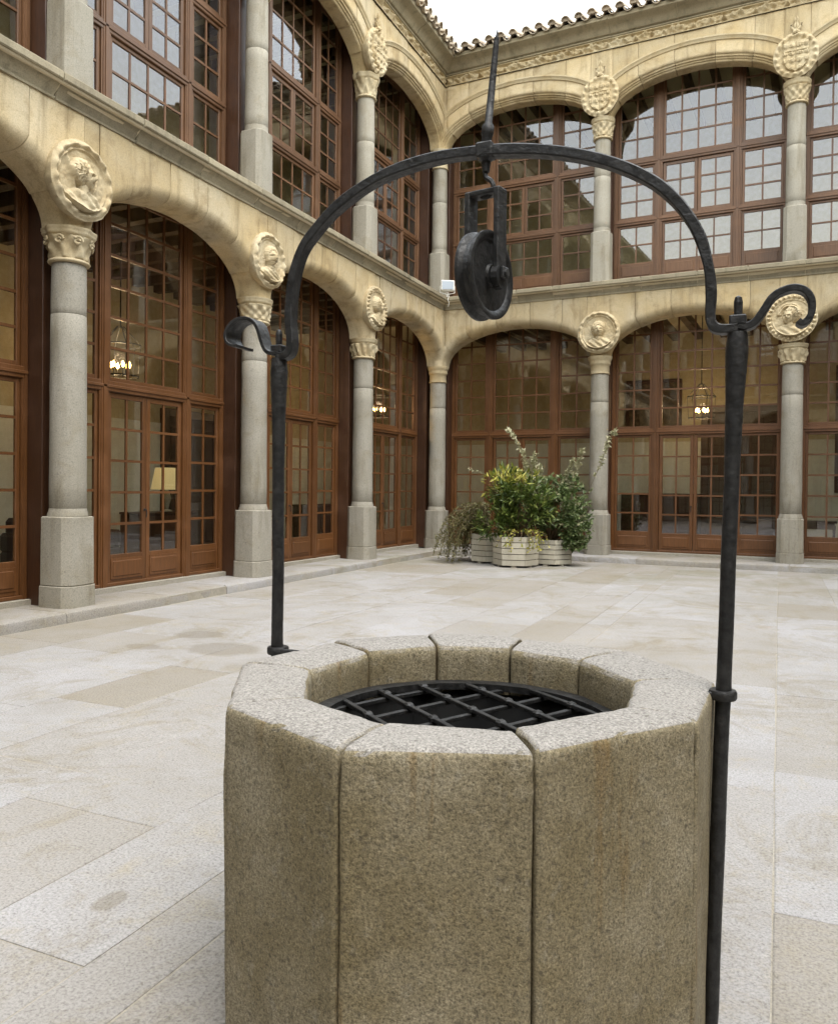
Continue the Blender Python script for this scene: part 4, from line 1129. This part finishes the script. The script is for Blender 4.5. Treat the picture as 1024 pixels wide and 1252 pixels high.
def place(W, s, o, z, name, label, cat, rz=0):
    e = empty(name, W.w(s, -o, z), W.rz + rz); return tag(e, label, cat)
def table(W, s, o, wd, dp, h, label, name='side_table', cat='table'):
    e = place(W, s, o, SILL, name, label, cat)
    MB().box(-wd / 2, wd / 2, -dp / 2, dp / 2, h - .04, h, .008).build('top', 'darkwood', e)
    MB().box(-wd / 2 + .05, wd / 2 - .05, -dp / 2 + .04, dp / 2 - .04, h - .18, h - .038).build('apron', 'darkwood', e)
    for a in (-1, 1):
        for b in (-1, 1):
            x_, y_ = a * (wd / 2 - .06), b * (dp / 2 - .06)
            MB().lathe([(.03, 0), (.035, .05), (.02, .12), (.03, .4 * h), (.022, .6 * h), (.035, h - .1)], 10, x_, y_).build('leg', 'darkwood', e)
def cabinet(W, s, o, wd, dp, h, label, nd=3):
    e = place(W, s, o, SILL, 'sideboard', label, 'sideboard')
    MB().box(-wd / 2, wd / 2, -dp / 2, dp / 2, .08, h - .04).build('carcass', 'darkwood', e)
    MB().box(-wd / 2 - .03, wd / 2 + .03, -dp / 2 - .03, dp / 2 + .01, h - .04, h, .01).build('top', 'darkwood', e)
    MB().box(-wd / 2 + .03, wd / 2 - .03, -dp / 2 + .03, dp / 2 - .02, 0, .08).build('plinth', 'darkwood', e)
    for k in range(nd):
        a, b = -wd / 2 + .03 + (wd - .06) * k / nd + .01, -wd / 2 + .03 + (wd - .06) * (k + 1) / nd - .01
        m = MB(); m.box(a, b, -dp / 2 - .018, -dp / 2, .12, h - .08, .004); m.box(a + .06, b - .06, -dp / 2 - .026, -dp / 2 - .016, .2, h - .16, .006); d = m.build('door', 'darkwood', e)
        MB().lathe([(.006, 0), (.012, .01), (.014, .02), (.004, .028)], 10).build('knob', 'iron', d, (b - .04, -dp / 2 - .026, h * .5)).rotation_euler = (PI / 2, 0, 0)
def tlamp(W, s, o, z, label):
    e = place(W, s, o, z, 'table_lamp', label, 'lamp')
    MB().lathe([(.10, 0), (.10, .02), (.03, .04), (.05, .14), (.085, .25), (.05, .38), (.015, .43), (.012, .55)], 20).build('base', 'slat', e, None, True)
    MB().lathe([(.30, .42), (.302, .425), (.22, .84), (.215, .835)], 28).build('lamp_shade', 'shade', e, None, True)
def doorway(W, s, wd, h, label, leafmat_='dark'):
    e = place(W, s, -4.17, SILL, 'inner_doorway', label, 'doorway')
    for sx in (-1, 1): MB().box(sx * wd / 2 - .09, sx * wd / 2 + .09, -.07, .04, 0, h + .09, .012).build('jamb', 'darkwood', e)
    MB().box(-wd / 2 + .09, wd / 2 - .09, -.065, .04, h - .09, h + .09, .012).build('lintel', 'darkwood', e)
    for sx in (-1, 1):
        m = MB(); x0, x1 = (-wd / 2 + .09, -.005) if sx < 0 else (.005, wd / 2 - .09)
        m.box(x0, x1, -.04, .03, .01, h - .09)
        for z0, z1 in ((.15, h * .35), (h * .4, h * .9)): m.box(x0 + .08, x1 - .08, -.055, -.03, z0, z1, .01)
        m.build('door', 'beam', e)
def picture(W, s, z, wd, h, label, mat='tapestry'):
    e = place(W, s, -4.175, z, 'picture', label, 'picture')
    m = MB(); m.box(-wd / 2, wd / 2, -.05, .0, -h / 2, -h / 2 + .09, .01); m.box(-wd / 2, wd / 2, -.05, 0, h / 2 - .09, h / 2, .01)
    m.box(-wd / 2, -wd / 2 + .09, -.048, 0, -h / 2 + .09, h / 2 - .09, .01); m.box(wd / 2 - .09, wd / 2, -.048, 0, -h / 2 + .09, h / 2 - .09, .01); m.build('frame', 'darkwood', e)
    MB().box(-wd / 2 + .08, wd / 2 - .08, -.025, .005, -h / 2 + .08, h / 2 - .08).build('canvas', mat, e)
def sofa(W, s, o, wd, label, mat='dark', rz=0):
    e = place(W, s, o, SILL, 'sofa', label, 'sofa', rz)
    MB().box(-wd / 2, wd / 2, -.4, .4, .1, .32, .04).build('base', mat, e)
    for k in range(2): MB().box(-wd / 2 + .14 + k * (wd - .28) / 2, -wd / 2 + .13 + (k + 1) * (wd - .28) / 2, -.42, .22, .3, .46, .05).build('seat', mat, e)
    MB().box(-wd / 2 + .1, wd / 2 - .1, .18, .42, .3, .86, .06).build('backrest', mat, e)
    for sx in (-1, 1): MB().box(sx * (wd / 2 - .07) - .08, sx * (wd / 2 - .07) + .08, -.4, .4, .3, .62, .05).build('armrest', mat, e)
    for a in (-1, 1):
        for b in (-1, 1): MB().box(a * (wd / 2 - .08) - .03, a * (wd / 2 - .08) + .03, b * .33 - .03, b * .33 + .03, 0, .11).build('leg', 'darkwood', e)
cabinet(WL, 12.2, -2.9, 1.5, .5, .92, 'dark panelled sideboard carrying the table lamp inside the gallery')
tlamp(WL, 12.35, -2.85, SILL + .92, 'cream shaded table lamp on the dark sideboard inside the gallery')
doorway(WL, 14.6, 1.7, 3.0, 'dark double doorway in the cream wall behind the table lamp')
sofa(WL, 10.2, -3.2, 1.9, 'dark sofa against the cream wall behind the screen with the table lamp')
cabinet(WL, 19.4, -3.7, 1.8, .5, .95, 'dark panelled sideboard in the inner corner of the gallery', 3)
sofa(WL, 7.2, -3.2, 1.9, 'dark sofa behind the screen beyond the cloaked figure medallion')
doorway(WB, 6.9, 1.9, 3.6, 'tall brown framed doorway behind the screen between frontal face and helmeted head medallions')
picture(WB, 4.6, 3.9, 1.5, 1.5, 'dark framed picture high on the gallery wall behind the frontal face medallion column')
picture(WB, 10.0, 3.2, 1.9, 3.2, 'large dark tapestry panel on the gallery wall beyond the helmeted head medallion')
cabinet(WB, 4.9, -3.7, 2.0, .5, 1.35, 'long dark sideboard behind the frontal face medallion column', 4)
table(WB, 8.0, -2.4, 2.2, .7, .75, 'long dark table behind the column with the helmeted head medallion')
sofa(WB, 10.4, -3.0, 2.0, 'dark sofa in front of the large dark tapestry panel')
sofa(WB, 1.6, -3.2, 1.9, 'dark sofa behind the screen with the potted shrubs')
